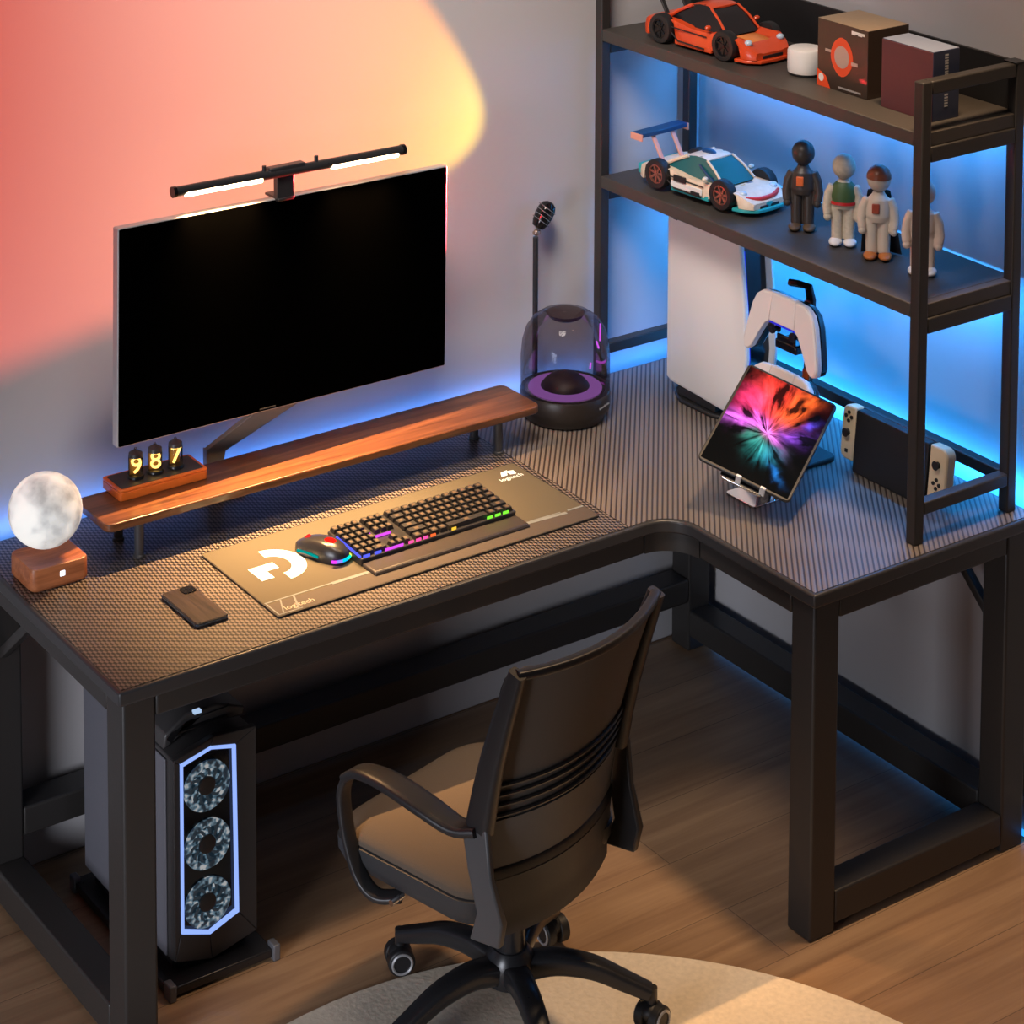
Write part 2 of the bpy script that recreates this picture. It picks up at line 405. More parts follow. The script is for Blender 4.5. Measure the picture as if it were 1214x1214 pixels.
for x, ch in ((-.046, '9'), (.0, '8'), (.049, '7')):
    obj('tube', MB().lathe([(.0155, .030), (.0155, .072), (.012, .080), (.004, .085), (.002, .090)], 20, Matrix.Translation((x, 0, 0))), M_tube, ck)
    obj('tube_socket', MB().lathe([(.018, .0245), (.018, .028), (.0165, .031), (.001, .031)], 20, Matrix.Translation((x, 0, 0))), M_blk2, ck)
    obj('tube_cap', MB().lathe([(.0155, .070), (.0145, .078), (.005, .084), (.001, .086)], 20, Matrix.Translation((x, 0, 0.0005))), M_dgrey, ck)
    mb = text_mesh(MB(), ch, .052, frame_T((x, -.003, .050), (1, -.35, 0), (0, 0, 1)), .0022)
    obj('digit', mb, M_dig, ck, smooth=False)
    obj('filament_plate', MB().box(x-.012, x+.012, .004, .0055, .030, .070), pm('amber filament '+ch, (.25, .12, .02), .5), ck)

# ------------------------------------------------------------------ phone
ph = thing('smartphone', 'dark smartphone lying face down at the left of the mouse pad', 'phone', (-1.717, -.497, H))
obj('phone_body', MB().prism(rrect(-.0365, .0365, -.077, .077, .009), 0, .0095), M_blk2, ph, bev=.002)
M_pback = wood('carbon textured back', (.008, .005, .005), (.055, .036, .032), 'y', 4, .35)
obj('back_cover', MB().prism(rrect(-.034, .034, -.0745, .0745, .008), .009, .0102), M_pback, ph, smooth=False)
obj('camera_bump', MB().prism(rrect(.002, .031, .044, .071, .006), .0098, .0125).cyl((.010, .063, .012), (.010, .063, .0136), .0055).cyl((.023, .052, .012), (.023, .052, .0136), .0055), M_gloss, ph, bev=.0006)
obj('frame', MB().prism(rrect(-.0370, .0370, -.0775, .0775, .0095), .0050, .0072), pm('blue steel frame', (.12, .2, .35), .25, metal=.9), ph)

# ------------------------------------------------------------------ mouse pad
M_pad = pm('pad cloth', (.085, .075, .052), .75, spec=.25, bump=.1, bscale=900)
M_print = pm('printed grey lines', (.17, .19, .19), .6)
M_g = pm('printed white logo', (.75, .88, .9), .6, emit=(.7, .95, 1), es=.12)
px0, py0 = -1.198, -.4655
PZ_ = .0045
pad = thing('mouse_pad', 'large olive and brown desk mouse pad printed with white marks', 'mouse pad', (px0, py0, H))
obj('cloth', MB().prism(rrect(-.3995, .3995, -.1595, .1595, .006), .0, .0045), M_pad, pad)
obj('printed_band', MB().prism(rrect(-.3985, .3985, -.1585, -.1085, .003), .0, PZ_+.0002), pm('brown print', (.060, .047, .038), .7), pad, smooth=False)
obj('stitched_edge', MB().prism(rrect(-.4015, .4015, -.1615, .1615, .007), .0, .0042), M_blk, pad)
PZ = .0045
def flat(mb, pts, h=.0006, z=PZ):
    return mb.prism([(x-px0, y-py0) for x, y in pts], z, z+h)
arc = MB()
ocx, ocy = -1.497, -.433
NA = 20; outer = []; innr = []
for k in range(NA+1):
    q = math.radians(88-178*k/NA)
    outer.append((ocx+.067*math.cos(q), ocy+.070*math.sin(q))); innr.append((ocx+.035*math.cos(q), ocy+.040*math.sin(q)))
for k in range(NA): flat(arc, [outer[k], outer[k+1], innr[k+1], innr[k]])
flat(arc, [(-1.552, -.421), (-1.494, -.421), (-1.494, -.448), (-1.523, -.448), (-1.523, -.480), (-1.552, -.480)])
obj('printed_logo', arc, M_g, pad, smooth=False)
ln = MB()
def stripe(a, b, w=.0035):
    a, b = Vector(a), Vector(b); d = (b-a).normalized(); n = Vector((-d.y, d.x))*w/2
    flat(ln, [tuple(a+n), tuple(b+n), tuple(b-n), tuple(a-n)])
stripe((-1.596, -.566), (-1.44, -.566), .004); stripe((-1.44, -.568), (-1.337, -.568), .010); stripe((-1.56, -.566), (-1.585, -.624), .003); stripe((-1.530, -.567), (-1.548, -.62), .004)
stripe((-1.594, -.569), (-1.594, -.62), .003); stripe((-1.54, -.6205), (-1.594, -.6205), .003)
stripe((-.956, -.570), (-.85, -.577), .010); stripe((-.842, -.570), (-.80, -.570), .006); stripe((-.94, -.566), (-.86, -.568), .003)
obj('printed_lines', ln, M_print, pad, smooth=False)
# small printed emblem and wordmark at the far right, plus the lettering at the near left
em = MB()
flat(em, [(-.862, -.352), (-.852, -.334), (-.832, -.330), (-.842, -.345), (-.846, -.352)]); flat(em, [(-.838, -.334), (-.820, -.338), (-.824, -.356), (-.838, -.352)])
text_mesh(em, 'logitech', .020, Matrix.Translation((-.845-px0, -.366-py0, PZ+.0002)) @ Matrix.Rotation(0.02, 4, 'Z'), .0002)
obj('printed_emblem', em, M_g, pad, smooth=False)
em = MB(); text_mesh(em, 'logitech', .022, Matrix.Translation((-1.538-px0, -.604-py0, PZ+.0002)), .0002)
obj('printed_wordmark', em, pm('printed tan', (.42, .36, .28), .6), pad, smooth=False)

# ------------------------------------------------------------------ keyboard
kb = thing('mechanical_keyboard', 'black mechanical keyboard with rainbow backlight lying on the mouse pad', 'keyboard', (-1.1535, -.498, H+PZ+.0002))
kb.rotation_euler = (0, 0, math.radians(.5))
KW = .1985
caseT = Matrix.Rotation(math.radians(4), 4, 'X')
obj('case', MB().prism(rrect(-KW, KW, -.040, .094, .004), 0, .016, Matrix.Translation((0, 0, .002)) @ caseT), M_blk2, kb, bev=.002)
obj('palm_rest', MB().prism([(-KW, -.094), (KW, -.094), (KW, -.041), (-KW, -.041)], 0.0, .008, top=[(-KW+.004, -.089), (KW-.004, -.089), (KW-.002, -.041), (-KW+.002, -.041)]), pm('palm rest rubber', (.030, .024, .021), .45), kb, bev=.003)
M_key = pm('keycap', (.010, .010, .011), .45)
M_leg = pm('keycap legend', (.075, .05, .03), .5, emit=(.9, .55, .25), es=.02)
keymesh = {}
def key(w, kx, ky):
    k = round(w, 4)
    if k not in keymesh:
        a = w/2-.0011; d = .0088
        mb = MB().prism([(-a, -d), (a, -d), (a, d), (-a, d)], 0, .008, top=[(-a+.002, -d+.0022), (a-.002, -d+.0022), (a-.002, d-.0015), (-a+.002, d-.0015)])
        mb.mat(1).box(-min(a*.45, .0052), min(a*.45, .0052), -.0035, .0045, .0079, .0083)
        o = obj('keycap', mb, [M_key, M_leg], kb, smooth=False); keymesh[k] = o.data
    else:
        o = bpy.data.objects.new('keycap', keymesh[k]); COL.objects.link(o); o.parent = kb
    o.matrix_local = Matrix.Translation((0, 0, .002)) @ caseT @ Matrix.Translation((kx, ky, .0165))
rows = [.084-.0215*r for r in range(6)]
U = .0166
def run(x0, ws, ky):
    x = x0
    for w in ws:
        key(w*U, x+w*U/2, ky); x += w*U
xm = -KW+.004+4*U+.008+3*U+.010          # main block starts after number pad and cursor block
xmain_end = KW-.004; um = (xmain_end-xm)/15
keep = U
for r, ky in enumerate(rows):
    U = keep
    run(-KW+.004, [1, 1, 1, 1] if r not in (5,) else [1, 1, 2], ky)
    if r in (0, 1, 2, 5): run(-KW+.012+4*U, [1, 1, 1], ky)
    if r == 4: run(-KW+.012+5*U, [1], ky)
    U = um
    run(xm, {0: [1, 1.5, 1.25, 1.25, 1.25, 1.25, 1.25, 1.25, 1.25, 1.25, 1.25, 1.25], 1: [2]+[1]*13, 2: [1.5]+[1]*12+[1.5], 3: [2.25]+[1]*11+[1.75],
             4: [2.75]+[1]*10+[2.25], 5: [1.25, 1.25, 1.25, 1.25, 6.25, 1.25, 1.25, 1.25]}[r], ky)
mb = MB()
cols = [(.10, .12, 1), (.35, .08, 1), (.75, .08, .85), (1, .08, .35), (1, .14, .03), (1, .6, .05), (.25, 1, .05)]
kT = Matrix.Translation((0, 0, .002)) @ caseT
def bl(i, x0, x1, y0, y1, z0=.017, z1=.0225): mb.mat(i).box(x0, x1, y0, y1, z0, z1, kT)
yb = -.0366
bl(0, -KW+.006, -KW+.022, yb-.002, yb); bl(0, -KW+.034, -KW+.050, yb-.002, yb)
bl(2, -KW+.060, -KW+.105, yb-.002, yb)
for k, (x0, i_) in enumerate(((-.080, 3), (-.061, 3), (-.043, 3), (-.024, 4))): bl(i_, x0, x0+.012, yb-.002, yb)
bl(5, .030, .041, yb-.002, yb)
for k in range(3): bl(6, .122+.021*k, .136+.021*k, yb-.002, yb)
bl(0, -KW+.0005, -KW+.003, -.034, .060, .016, .0205)
bl(2, -KW+.066, -KW+.0685, .020, .052, .0165, .022); bl(2, -KW+.070, -KW+.110, .0180, .0195, .0165, .022)
obj('backlight', mb, [glow('key glow %d' % k, c_, s_) for k, (c_, s_) in enumerate(zip(cols, (1.3, 1.6, 1.2, 1.4, 1.3, 1.1, 1.1)))], kb, smooth=False)

# ------------------------------------------------------------------ mouse
ms = thing('gaming_mouse', 'small black gaming mouse with red and rainbow lights on the mouse pad', 'mouse', (-1.392, -.452, H+PZ+.0002), math.radians(22))
rings = []
for k in range(15):
    tt = k/14; y = -.062+.124*tt
    w = .030*(math.sin(PI*min(1, max(0, (tt*.94+.03))))**.38)*(1-.12*math.exp(-((tt-.55)/.15)**2))
    h = .036*(math.sin(PI*(.06+.86*tt)**.80)**.6)+.004
    rings.append([(w*sg(math.cos(q))*(1 if math.sin(q) < .3 else .92), y, max(0, h*(.5+.5*math.sin(q)) if math.sin(q) > -.2 else 0)) for q in [2*PI*j/20 for j in range(20)]])
obj('shell', MB().loft(rings), M_blk2, ms, angle=60)
obj('scroll_wheel', MB().cyl((-.004, .036, .0275), (.004, .036, .0275), .0075, 16), glow('red wheel', (1, .03, .03), 1.0), ms)
obj('palm_logo', MB().ball((0, -.018, .0372), .0125, .0155, .0035), glow('red logo', (1, .015, .008), 1.6), ms)
rb = MB(); cs = [(.8, .05, 1), (.25, .2, 1), (0, .5, 1), (0, .9, .6), (.7, .9, .1), (1, .1, .05)]
for k in range(6):
    q0, q1 = PI+PI*(k/6)*.9+.15, PI+PI*((k+1)/6)*.9+.15
    rb.mat(k).tube([(.0295*math.cos(q0), -.043+.0205*math.sin(q0), .010), (.0295*math.cos((q0+q1)/2), -.043+.0205*math.sin((q0+q1)/2), .010), (.0295*math.cos(q1), -.043+.0205*math.sin(q1), .010)], .0032, 8)
obj('light_ring', rb, [glow('mouse glow %d' % k, c_, 1.4) for k, c_ in enumerate(cs)], ms)
obj('side_light', MB().tube(spline([(-.0285, -.01, .010), (-.0265, .02, .011), (-.027, .045, .010)], 4), .0028, 8), glow('teal side', (0, .55, .5), .6), ms)

# ------------------------------------------------------------------ dome speaker
M_dome, nt, b = new_mat('smoked clear dome')
nt.nodes.remove(b); tr = nt.nodes.new('ShaderNodeBsdfTransparent'); tr.inputs[0].default_value = (.66, .61, .60, 1)
gl = nt.nodes.new('ShaderNodeBsdfGlossy'); gl.inputs['Roughness'].default_value = .05
lw = nt.nodes.new('ShaderNodeLayerWeight'); lw.inputs['Blend'].default_value = .25; mx = nt.nodes.new('ShaderNodeMixShader')
nt.links.new(math_n(nt, 'MULTIPLY', lw.outputs['Fresnel'], .5), mx.inputs[0]); nt.links.new(tr.outputs[0], mx.inputs[1]); nt.links.new(gl.outputs[0], mx.inputs[2]); nt.links.new(mx.outputs[0], nt.nodes['Material Output'].inputs['Surface'])
sp = thing('dome_speaker', 'clear domed speaker with violet light ring and black base at desk corner', 'speaker', (-.532, -.150, H))
obj('base', MB().lathe([(.085, 0), (.095, .004), (.099, .018), (.106, .026), (.108, .034), (.108, .066), (.106, .070), (.098, .071), (.094, .067), (.03, .066)], 64), pm('speaker base', (.022, .016, .013), .4), sp)
obj('light_ring', MB().lathe([(.088, .0665), (.088, .072), (.056, .074), (.054, .0665)], 64), glow('violet ring', (.34, .13, .50), .75), sp)
obj('woofer_cone', MB().lathe([(.060, .068), (.058, .076), (.050, .086), (.036, .098), (.020, .105), (.001, .107)], 48), pm('plum cone', (.022, .012, .025), .45), sp)
pr = [(.1065, .070), (.1065, .150), (.103, .185), (.094, .215), (.078, .238), (.058, .252), (.030, .258), (.001, .259)]
obj('dome', MB().lathe(pr, 64), M_dome, sp)
obj('inner_duct', MB().lathe([(.046, .2535), (.040, .244), (.030, .238), (.012, .236), (.001, .236)], 40), pm('smoke duct', (.10, .08, .10), .25), sp)
mb = MB(); text_mesh(mb, 'harman/kardon', .0075, frame_T((.040, -.1010, .048), (1, .42, 0), (0, 0, 1)), .0006)
obj('printed_brand', mb, M_silver, sp, smooth=False)
vv = MB()
for (a0, z0, a1, z1) in ((-18, .215, -5, .165), (-5, .165, -2, .145), (10, .09, 14, .10)):
    vv.cyl((.088*math.cos(math.radians(a0)), .088*math.sin(math.radians(a0)), z0), (.098*math.cos(math.radians(a1)), .098*math.sin(math.radians(a1)), z1), .002, 8)
obj('light_thread', vv, glow('magenta thread', (.7, .1, .9), 1.5), sp)

# ------------------------------------------------------------------ microphone
mc = thing('desk_microphone', 'thin black microphone on a tall stem behind the dome speaker', 'microphone', (-.524, -.018, H))
obj('base', MB().lathe([(.018, 0), (.018, .008), (.015, .012), (.001, .012)], 32), M_blk2, mc)
obj('stem', MB().cyl((0, 0, .01), (0, 0, .397), .0068, 16), M_blk2, mc)
obj('joint', MB().ball((.002, 0, .408), .008).cyl((-.006, 0, .408), (.012, 0, .408), .005, 12), pm('brass joint', (.5, .35, .28), .3, metal=.8), mc)
hd = Vector((.5, -.1, .86)).normalized(); hb = Vector((.004, 0, .418))
T = Matrix.Translation(hb) @ hd.to_track_quat('Z', 'Y').to_matrix().to_4x4()
obj('capsule', MB().lathe([(.004, 0), (.015, .004), (.020, .016), (.0225, .034), (.022, .052), (.017, .064), (.008, .070), (.001, .071)], 28, T), M_gloss, mc)
gb = MB()
for k in range(4):
    z = .020+.011*k; rr = .0232
    gb.tube([T @ Vector((rr*math.cos(q), rr*math.sin(q), z+.004*math.sin(q))) for q in [2*PI*j/24 for j in range(25)]], .0010, 6)
obj('grille_ring', gb, M_grey, mc)

# ------------------------------------------------------------------ game console
gc = thing('game_console', 'tall white game console with black core standing on right desk wing', 'game console', (-.20, -.30, H))
def yz(pts): return [(y+.30, z-H) for y, z in pts]
CX = frame_T((0, 0, 0), (0, 1, 0), (0, 0, 1))       # prism: local x->world y, y->world z, z->world x
panel = [(-.183, .795), (-.20, .787), (-.30, .783), (-.385, .778), (-.425, .779), (-.452, .80), (-.466, .86), (-.474, .93), (-.466, 1.05), (-.450, 1.18), (-.445, 1.222), (-.36, 1.228), (-.27, 1.231), (-.183, 1.232)]
core = [(-.20, .783), (-.44, .783), (-.455, .93), (-.430, 1.20), (-.20, 1.20)]
pl = yz(panel); cl = [Vector(p) for p in pl]; cc = sum(cl, Vector((0, 0)))/len(cl)
ins = [tuple(cc+(p-cc)*.965) for p in cl]
obj('side_panel', MB().prism(pl, -.046, -.036, CX, ).prism(ins, -.050, -.046, CX, top=pl), M_white, gc, bev=.0015)
obj('side_panel', MB().prism(pl, .042, .050, CX), M_white, gc, bev=.0015)
obj('core', MB().prism(yz(core), -.036, .042, CX), M_gloss, gc, bev=.003)
obj('light_seam', MB().tube([(-.0362, y+.30, z-H) for y, z in ((-.4655, .87), (-.473, .93), (-.464, 1.05), (-.449, 1.18))], .0018, 6), glow('indigo seam', (.02, .05, .9), .8), gc)
obj('stand', MB().prism([(x, y) for x, y in ((-.055, -.055), (-.035, -.10), (0, -.115), (.045, -.09), (.06, 0), (.045, .08), (0, .115), (-.035, .10), (-.058, .055))], 0, .010).prism([(-.045, -.06), (.04, -.06), (.04, .08), (-.045, .08)], .010, .034), M_blk, gc, bev=.004)
lg = MB(); text_mesh(lg, 'P', .022, frame_T((-.0505, .085, .455), (0, -1, 0), (0, 0, 1)), .0006)
lg.add([(0, 0, 0), (.016, 0, 0), (.022, .006, 0), (.004, .004, 0), (0, 0, .0008), (.016, 0, .0008), (.022, .006, .0008), (.004, .004, .0008)], [(0, 1, 2, 3), (4, 7, 6, 5), (0, 4, 5, 1), (1, 5, 6, 2), (2, 6, 7, 3), (3, 7, 4, 0)], frame_T((-.0505, .094, .444), (0, -1, 0), (0, 0, 1)))
obj('printed_logo', lg, M_dgrey, gc, smooth=False)

# ------------------------------------------------------------------ controllers on their stand
cs_ = thing('controller_stand', 'black controller stand with hooks behind the tablet', 'stand', (-.225, -.630, H))
obj('base', MB().prism(rrect(-.06, .06, -.07, .07, .02), 0, .010), M_blk, cs_, bev=.003)
obj('spine', MB().tube(spline([(.012, 0, .008), (.012, -.01, .12), (.012, -.02, .25), (.012, -.022, .375)], 5), 0, flat=(.012, .007), upv=(1, 0, 0)), M_blk2, cs_)
M_orefl = pm('orange reflection paint', (.45, .08, .015), .35)  # orange patches paint the reflections seen under the controllers
obj('top_hook', MB().tube([(.012, -.022, .372), (.006, -.020, .402), (-.012, -.006, .408), (-.018, .016, .406)], 0, flat=(.011, .008), upv=(1, 0, 0)), M_gloss, cs_, bev=.002)
obj('cradle', MB().box(-.045, .012, -.035, .035, .255, .276).box(-.045, -.038, -.03, .03, .273, .290), M_gloss, cs_, bev=.004)
obj('cradle', MB().box(-.045, .012, -.035, .035, .100, .121).box(-.045, -.038, -.03, .03, .118, .135), M_gloss, cs_, bev=.004)
for z in (.335, .175): obj('reflection_patch', MB().box(-.002, .006, -.030, -.010, z, z+.035), M_orefl, cs_, bev=.003)
M_ctl = pm('controller white', (.78, .70, .66), .35)
half = [(0, .052), (.045, .054), (.072, .050), (.092, .036), (.104, .012), (.116, -.036), (.124, -.078), (.120, -.095), (.108, -.099), (.095, -.088), (.074, -.050), (.056, -.022), (.045, -.018), (0, -.016)]
def mirror(h): return h + [(-x, y) for x, y in h[::-1] if abs(x) > 1e-6]
def controller(label, loc, tilt, rotz):
    c = thing('game_controller', label, 'controller', loc, rotz, 'white game controllers')
    T = Matrix.Rotation(tilt, 4, 'X') @ frame_T((0, 0, 0), (1, 0, 0), (0, 0, 1))      # outline in XZ, thickness along -Y
    o2 = mirror(half)
    obj('grip_body', MB().prism([(x*.97, y*.97-.002) for x, y in o2], -.030, -.004, T, top=o2), M_gloss, c, bev=.006)
    # two shell halves and the touch pad, each a cover of its own
    def cover(name, poly, lo=0.0, hi=.012):
        poly_in = [(x*.96, y*.96) for x, y in poly]
        obj(name, MB().prism(poly, lo-.006, hi-.004, T).prism(poly, hi-.004, hi, T, top=poly_in), M_ctl, c, bev=.003)
    hR = [(.040, .053), (.072, .050), (.092, .036), (.104, .012), (.116, -.036), (.124, -.078), (.120, -.095), (.108, -.099), (.095, -.088), (.074, -.050), (.056, -.022), (.044, -.014)]
    cover('shell', hR); cover('shell', [(-x, y) for x, y in hR][::-1])
    cover('touch_pad', [(-.0385, .054), (.0385, .054), (.0425, -.012), (-.0425, -.012)], 0, .013)
    obj('light_line', MB().box(-.042, .042, -.0165, -.0135, .004, .0105, T), glow('controller light', (.05, .04, .9), .7), c) if ('upper' in label) else obj('light_line', MB().box(-.042, .042, -.0165, -.0135, .004, .0105, T), MATS['controller light'], c)
    for s_ in (-1, 1): obj('thumb_stick', MB().lathe([(.010, 0), (.006, .004), (.006, .012), (.011, .016), (.011, .020), (.001, .019)], 16, T @ Matrix.Translation((s_*.034, -.030, -.012))), M_gloss, c)
    return c
controller('white game controller hanging upper on the black stand beside the console', (-.268, -.628, 1.078), math.radians(-6), -PI/2)
controller('white game controller lower on the black stand, half hidden behind the tablet', (-.275, -.622, .905), math.radians(-20), -PI/2)

# ------------------------------------------------------------------ tablet
TL, TR, BR, BL_ = [Vector(q) for q in ((-.318, -.536, .965), (-.207, -.713, .900), (-.433, -.853, .768), (-.543, -.676, .832))]
CAM = Vector((-3.8909, -4.5751, 3.0723)); TL, TR, BR, BL_ = [CAM+(q-CAM)*.984 for q in (TL, TR, BR, BL_)]
tc_ = (TL+TR+BR+BL_)/4
tb = thing('tablet', 'tilted black tablet showing a colourful explosion picture on a metal stand', 'tablet', tc_)
TT = frame_T((0, 0, 0), TR-TL, TL-BL_)
tw, th = .1075, .146
obj('body', MB().prism(rrect(-tw, tw, -th, th, .012), -.008, 0, TT), M_blk2, tb, bev=.0015)
M_pic, nt, b = new_mat('tablet picture')
tcn = nt.nodes.new('ShaderNodeTexCoord'); nz = nt.nodes.new('ShaderNodeTexNoise'); nz.inputs['Scale'].default_value = 3.2; nz.inputs['Detail'].default_value = 5; nz.inputs['Distortion'].default_value = 1.2
nt.links.new(tcn.outputs['UV'], nz.inputs['Vector'])
mxv = nt.nodes.new('ShaderNodeMix'); mxv.data_type = 'RGBA'; mxv.blend_type = 'LINEAR_LIGHT'; mxv.inputs['Factor'].default_value = .10
nt.links.new(tcn.outputs['UV'], mxv.inputs['A']); nt.links.new(nz.outputs['Color'], mxv.inputs['B'])
spx = nt.nodes.new('ShaderNodeSeparateXYZ'); nt.links.new(mxv.outputs['Result'], spx.inputs[0])
wv = nt.nodes.new('ShaderNodeTexNoise'); wv.inputs['Scale'].default_value = 4.5; wv.inputs['Detail'].default_value = 3; wv.inputs['Distortion'].default_value = .6
nt.links.new(tcn.outputs['UV'], wv.inputs['Vector'])
suv = nt.nodes.new('ShaderNodeSeparateXYZ'); nt.links.new(tcn.outputs['UV'], suv.inputs[0])
ddx = math_n(nt, 'SUBTRACT', suv.outputs['X'], .5); ddy = math_n(nt, 'SUBTRACT', suv.outputs['Y'], .47)
cmb = nt.nodes.new('ShaderNodeCombineXYZ'); nt.links.new(math_n(nt, 'MULTIPLY', math_n(nt, 'ARCTAN2', ddy, ddx), 2.4), cmb.inputs[0])
nt.links.new(math_n(nt, 'MULTIPLY', math_n(nt, 'SQRT', math_n(nt, 'ADD', math_n(nt, 'MULTIPLY', ddx, ddx), math_n(nt, 'MULTIPLY', ddy, ddy))), 2.0), cmb.inputs[1])
pet = nt.nodes.new('ShaderNodeTexNoise'); pet.inputs['Scale'].default_value = 1.7; pet.inputs['Detail'].default_value = 4; pet.inputs['Distortion'].default_value = .5; nt.links.new(cmb.outputs[0], pet.inputs['Vector'])
rid = math_n(nt, 'MAXIMUM', math_n(nt, 'MULTIPLY_ADD', math_n(nt, 'ADD', wv.outputs['Fac'], math_n(nt, 'MULTIPLY', pet.outputs['Fac'], 2.0)), 3.0, -3.6), .04)
def blob(cx, cy, sxx, syy, ang=0, p=1.):
    ca, sa = math.cos(ang), math.sin(ang)
    dx = math_n(nt, 'SUBTRACT', spx.outputs['X'], cx); dy = math_n(nt, 'SUBTRACT', spx.outputs['Y'], cy)
    a = math_n(nt, 'DIVIDE', math_n(nt, 'ADD', math_n(nt, 'MULTIPLY', dx, ca), math_n(nt, 'MULTIPLY', dy, sa)), sxx)
    b_ = math_n(nt, 'DIVIDE', math_n(nt, 'SUBTRACT', math_n(nt, 'MULTIPLY', dy, ca), math_n(nt, 'MULTIPLY', dx, sa)), syy)
    d = math_n(nt, 'ADD', math_n(nt, 'MULTIPLY', a, a), math_n(nt, 'MULTIPLY', b_, b_))
    return math_n(nt, 'EXPONENT', math_n(nt, 'MULTIPLY', d, -p))
acc = None
for (cx, cy, sxx, syy, ang, col, k) in ((.42, .86, .26, .24, -.5, (.95, .05, .03), 1.5), (.66, .80, .10, .26, -.45, (1, .16, .02), 1.2), (.20, .70, .17, .15, .3, (.75, .03, .16), 1.1),
        (.22, .52, .24, .07, .25, (.62, .12, .75), 1.5), (.50, .50, .17, .045, -.5, (.85, .18, .85), 1.6), (.78, .55, .17, .07, .25, (.25, .07, .75), 1.1), (.88, .72, .09, .03, .5, (.06, .05, .6), 1.2),
        (.45, .34, .13, .10, -.5, (.01, .30, .26), 1.1), (.62, .30, .12, .08, .3, (.02, .22, .34), 1.0), (.76, .17, .14, .03, -.5, (.01, .12, .40), 1.1), (.34, .42, .10, .05, .4, (.01, .22, .15), .9)):
    v = math_n(nt, 'MULTIPLY', math_n(nt, 'MULTIPLY', blob(cx, cy, sxx, syy, ang), rid), k)
    cm = nt.nodes.new('ShaderNodeVectorMath'); cm.operation = 'SCALE'; cm.inputs[0].default_value = col; nt.links.new(v, cm.inputs['Scale'])
    if acc is None: acc = cm.outputs[0]
    else:
        ad = nt.nodes.new('ShaderNodeVectorMath'); ad.operation = 'ADD'; nt.links.new(acc, ad.inputs[0]); nt.links.new(cm.outputs[0], ad.inputs[1]); acc = ad.outputs[0]
b.inputs['Base Color'].default_value = (.003, .004, .005, 1); b.inputs['Roughness'].default_value = .12; b.inputs['Specular IOR Level'].default_value = .15
nt.links.new(acc, b.inputs['Emission Color']); b.inputs['Emission Strength'].default_value = .9
def quad_uv(name, w, h, T, mat, parent, z=.0006):
    o = obj(name, MB().add([(-w, -h, z), (w, -h, z), (w, h, z), (-w, h, z)], [(0, 1, 2, 3)], T), mat, parent, smooth=False)
    uv = o.data.uv_layers.new(name='UVMap')
    for lp in o.data.loops:
        uv.data[lp.index].uv = ((0, 0), (1, 0), (1, 1), (0, 1))[lp.vertex_index]
    return o
quad_uv('screen', tw-.006, th-.006, TT, M_pic, tb)
down = (BR+BL_)/2 - tc_
nrm = TT.to_3x3() @ Vector((0, 0, 1))
ts = thing('tablet_stand', 'low chrome stand holding the tilted tablet above the desk', 'stand', (-.44, -.735, H))
obj('foot_plate', MB().prism(rrect(-.055, .055, -.048, .048, .008), 0, .004), M_chrome, ts, bev=.001)
jp = tc_ - nrm*.018 + down*.25 - Vector(ts.location)
obj('arm', MB().tube([(.03, .01, .003), (jp.x*.75, jp.y*.75+.005, jp.z*.6), tuple(jp)], 0, flat=(.016, .004)), M_chrome, ts)
for s_ in (-.028, .028):
    q = tc_ + down*1.026 + TT.to_3x3() @ Vector((s_, 0, .002)) - Vector(ts.location)
    obj('lip', MB().box(-.006, .006, -.003, .003, -.018, .008, Matrix.Translation(q) @ TT.to_3x3().to_4x4()), M_white, ts, bev=.001)
q = tc_ - nrm*.012 - Vector(ts.location)
obj('back_plate', MB().prism(rrect(-.05, .05, -.155, .05, .01), -.006, 0, Matrix.Translation(q) @ TT.to_3x3().to_4x4()), M_chrome, ts, bev=.001)

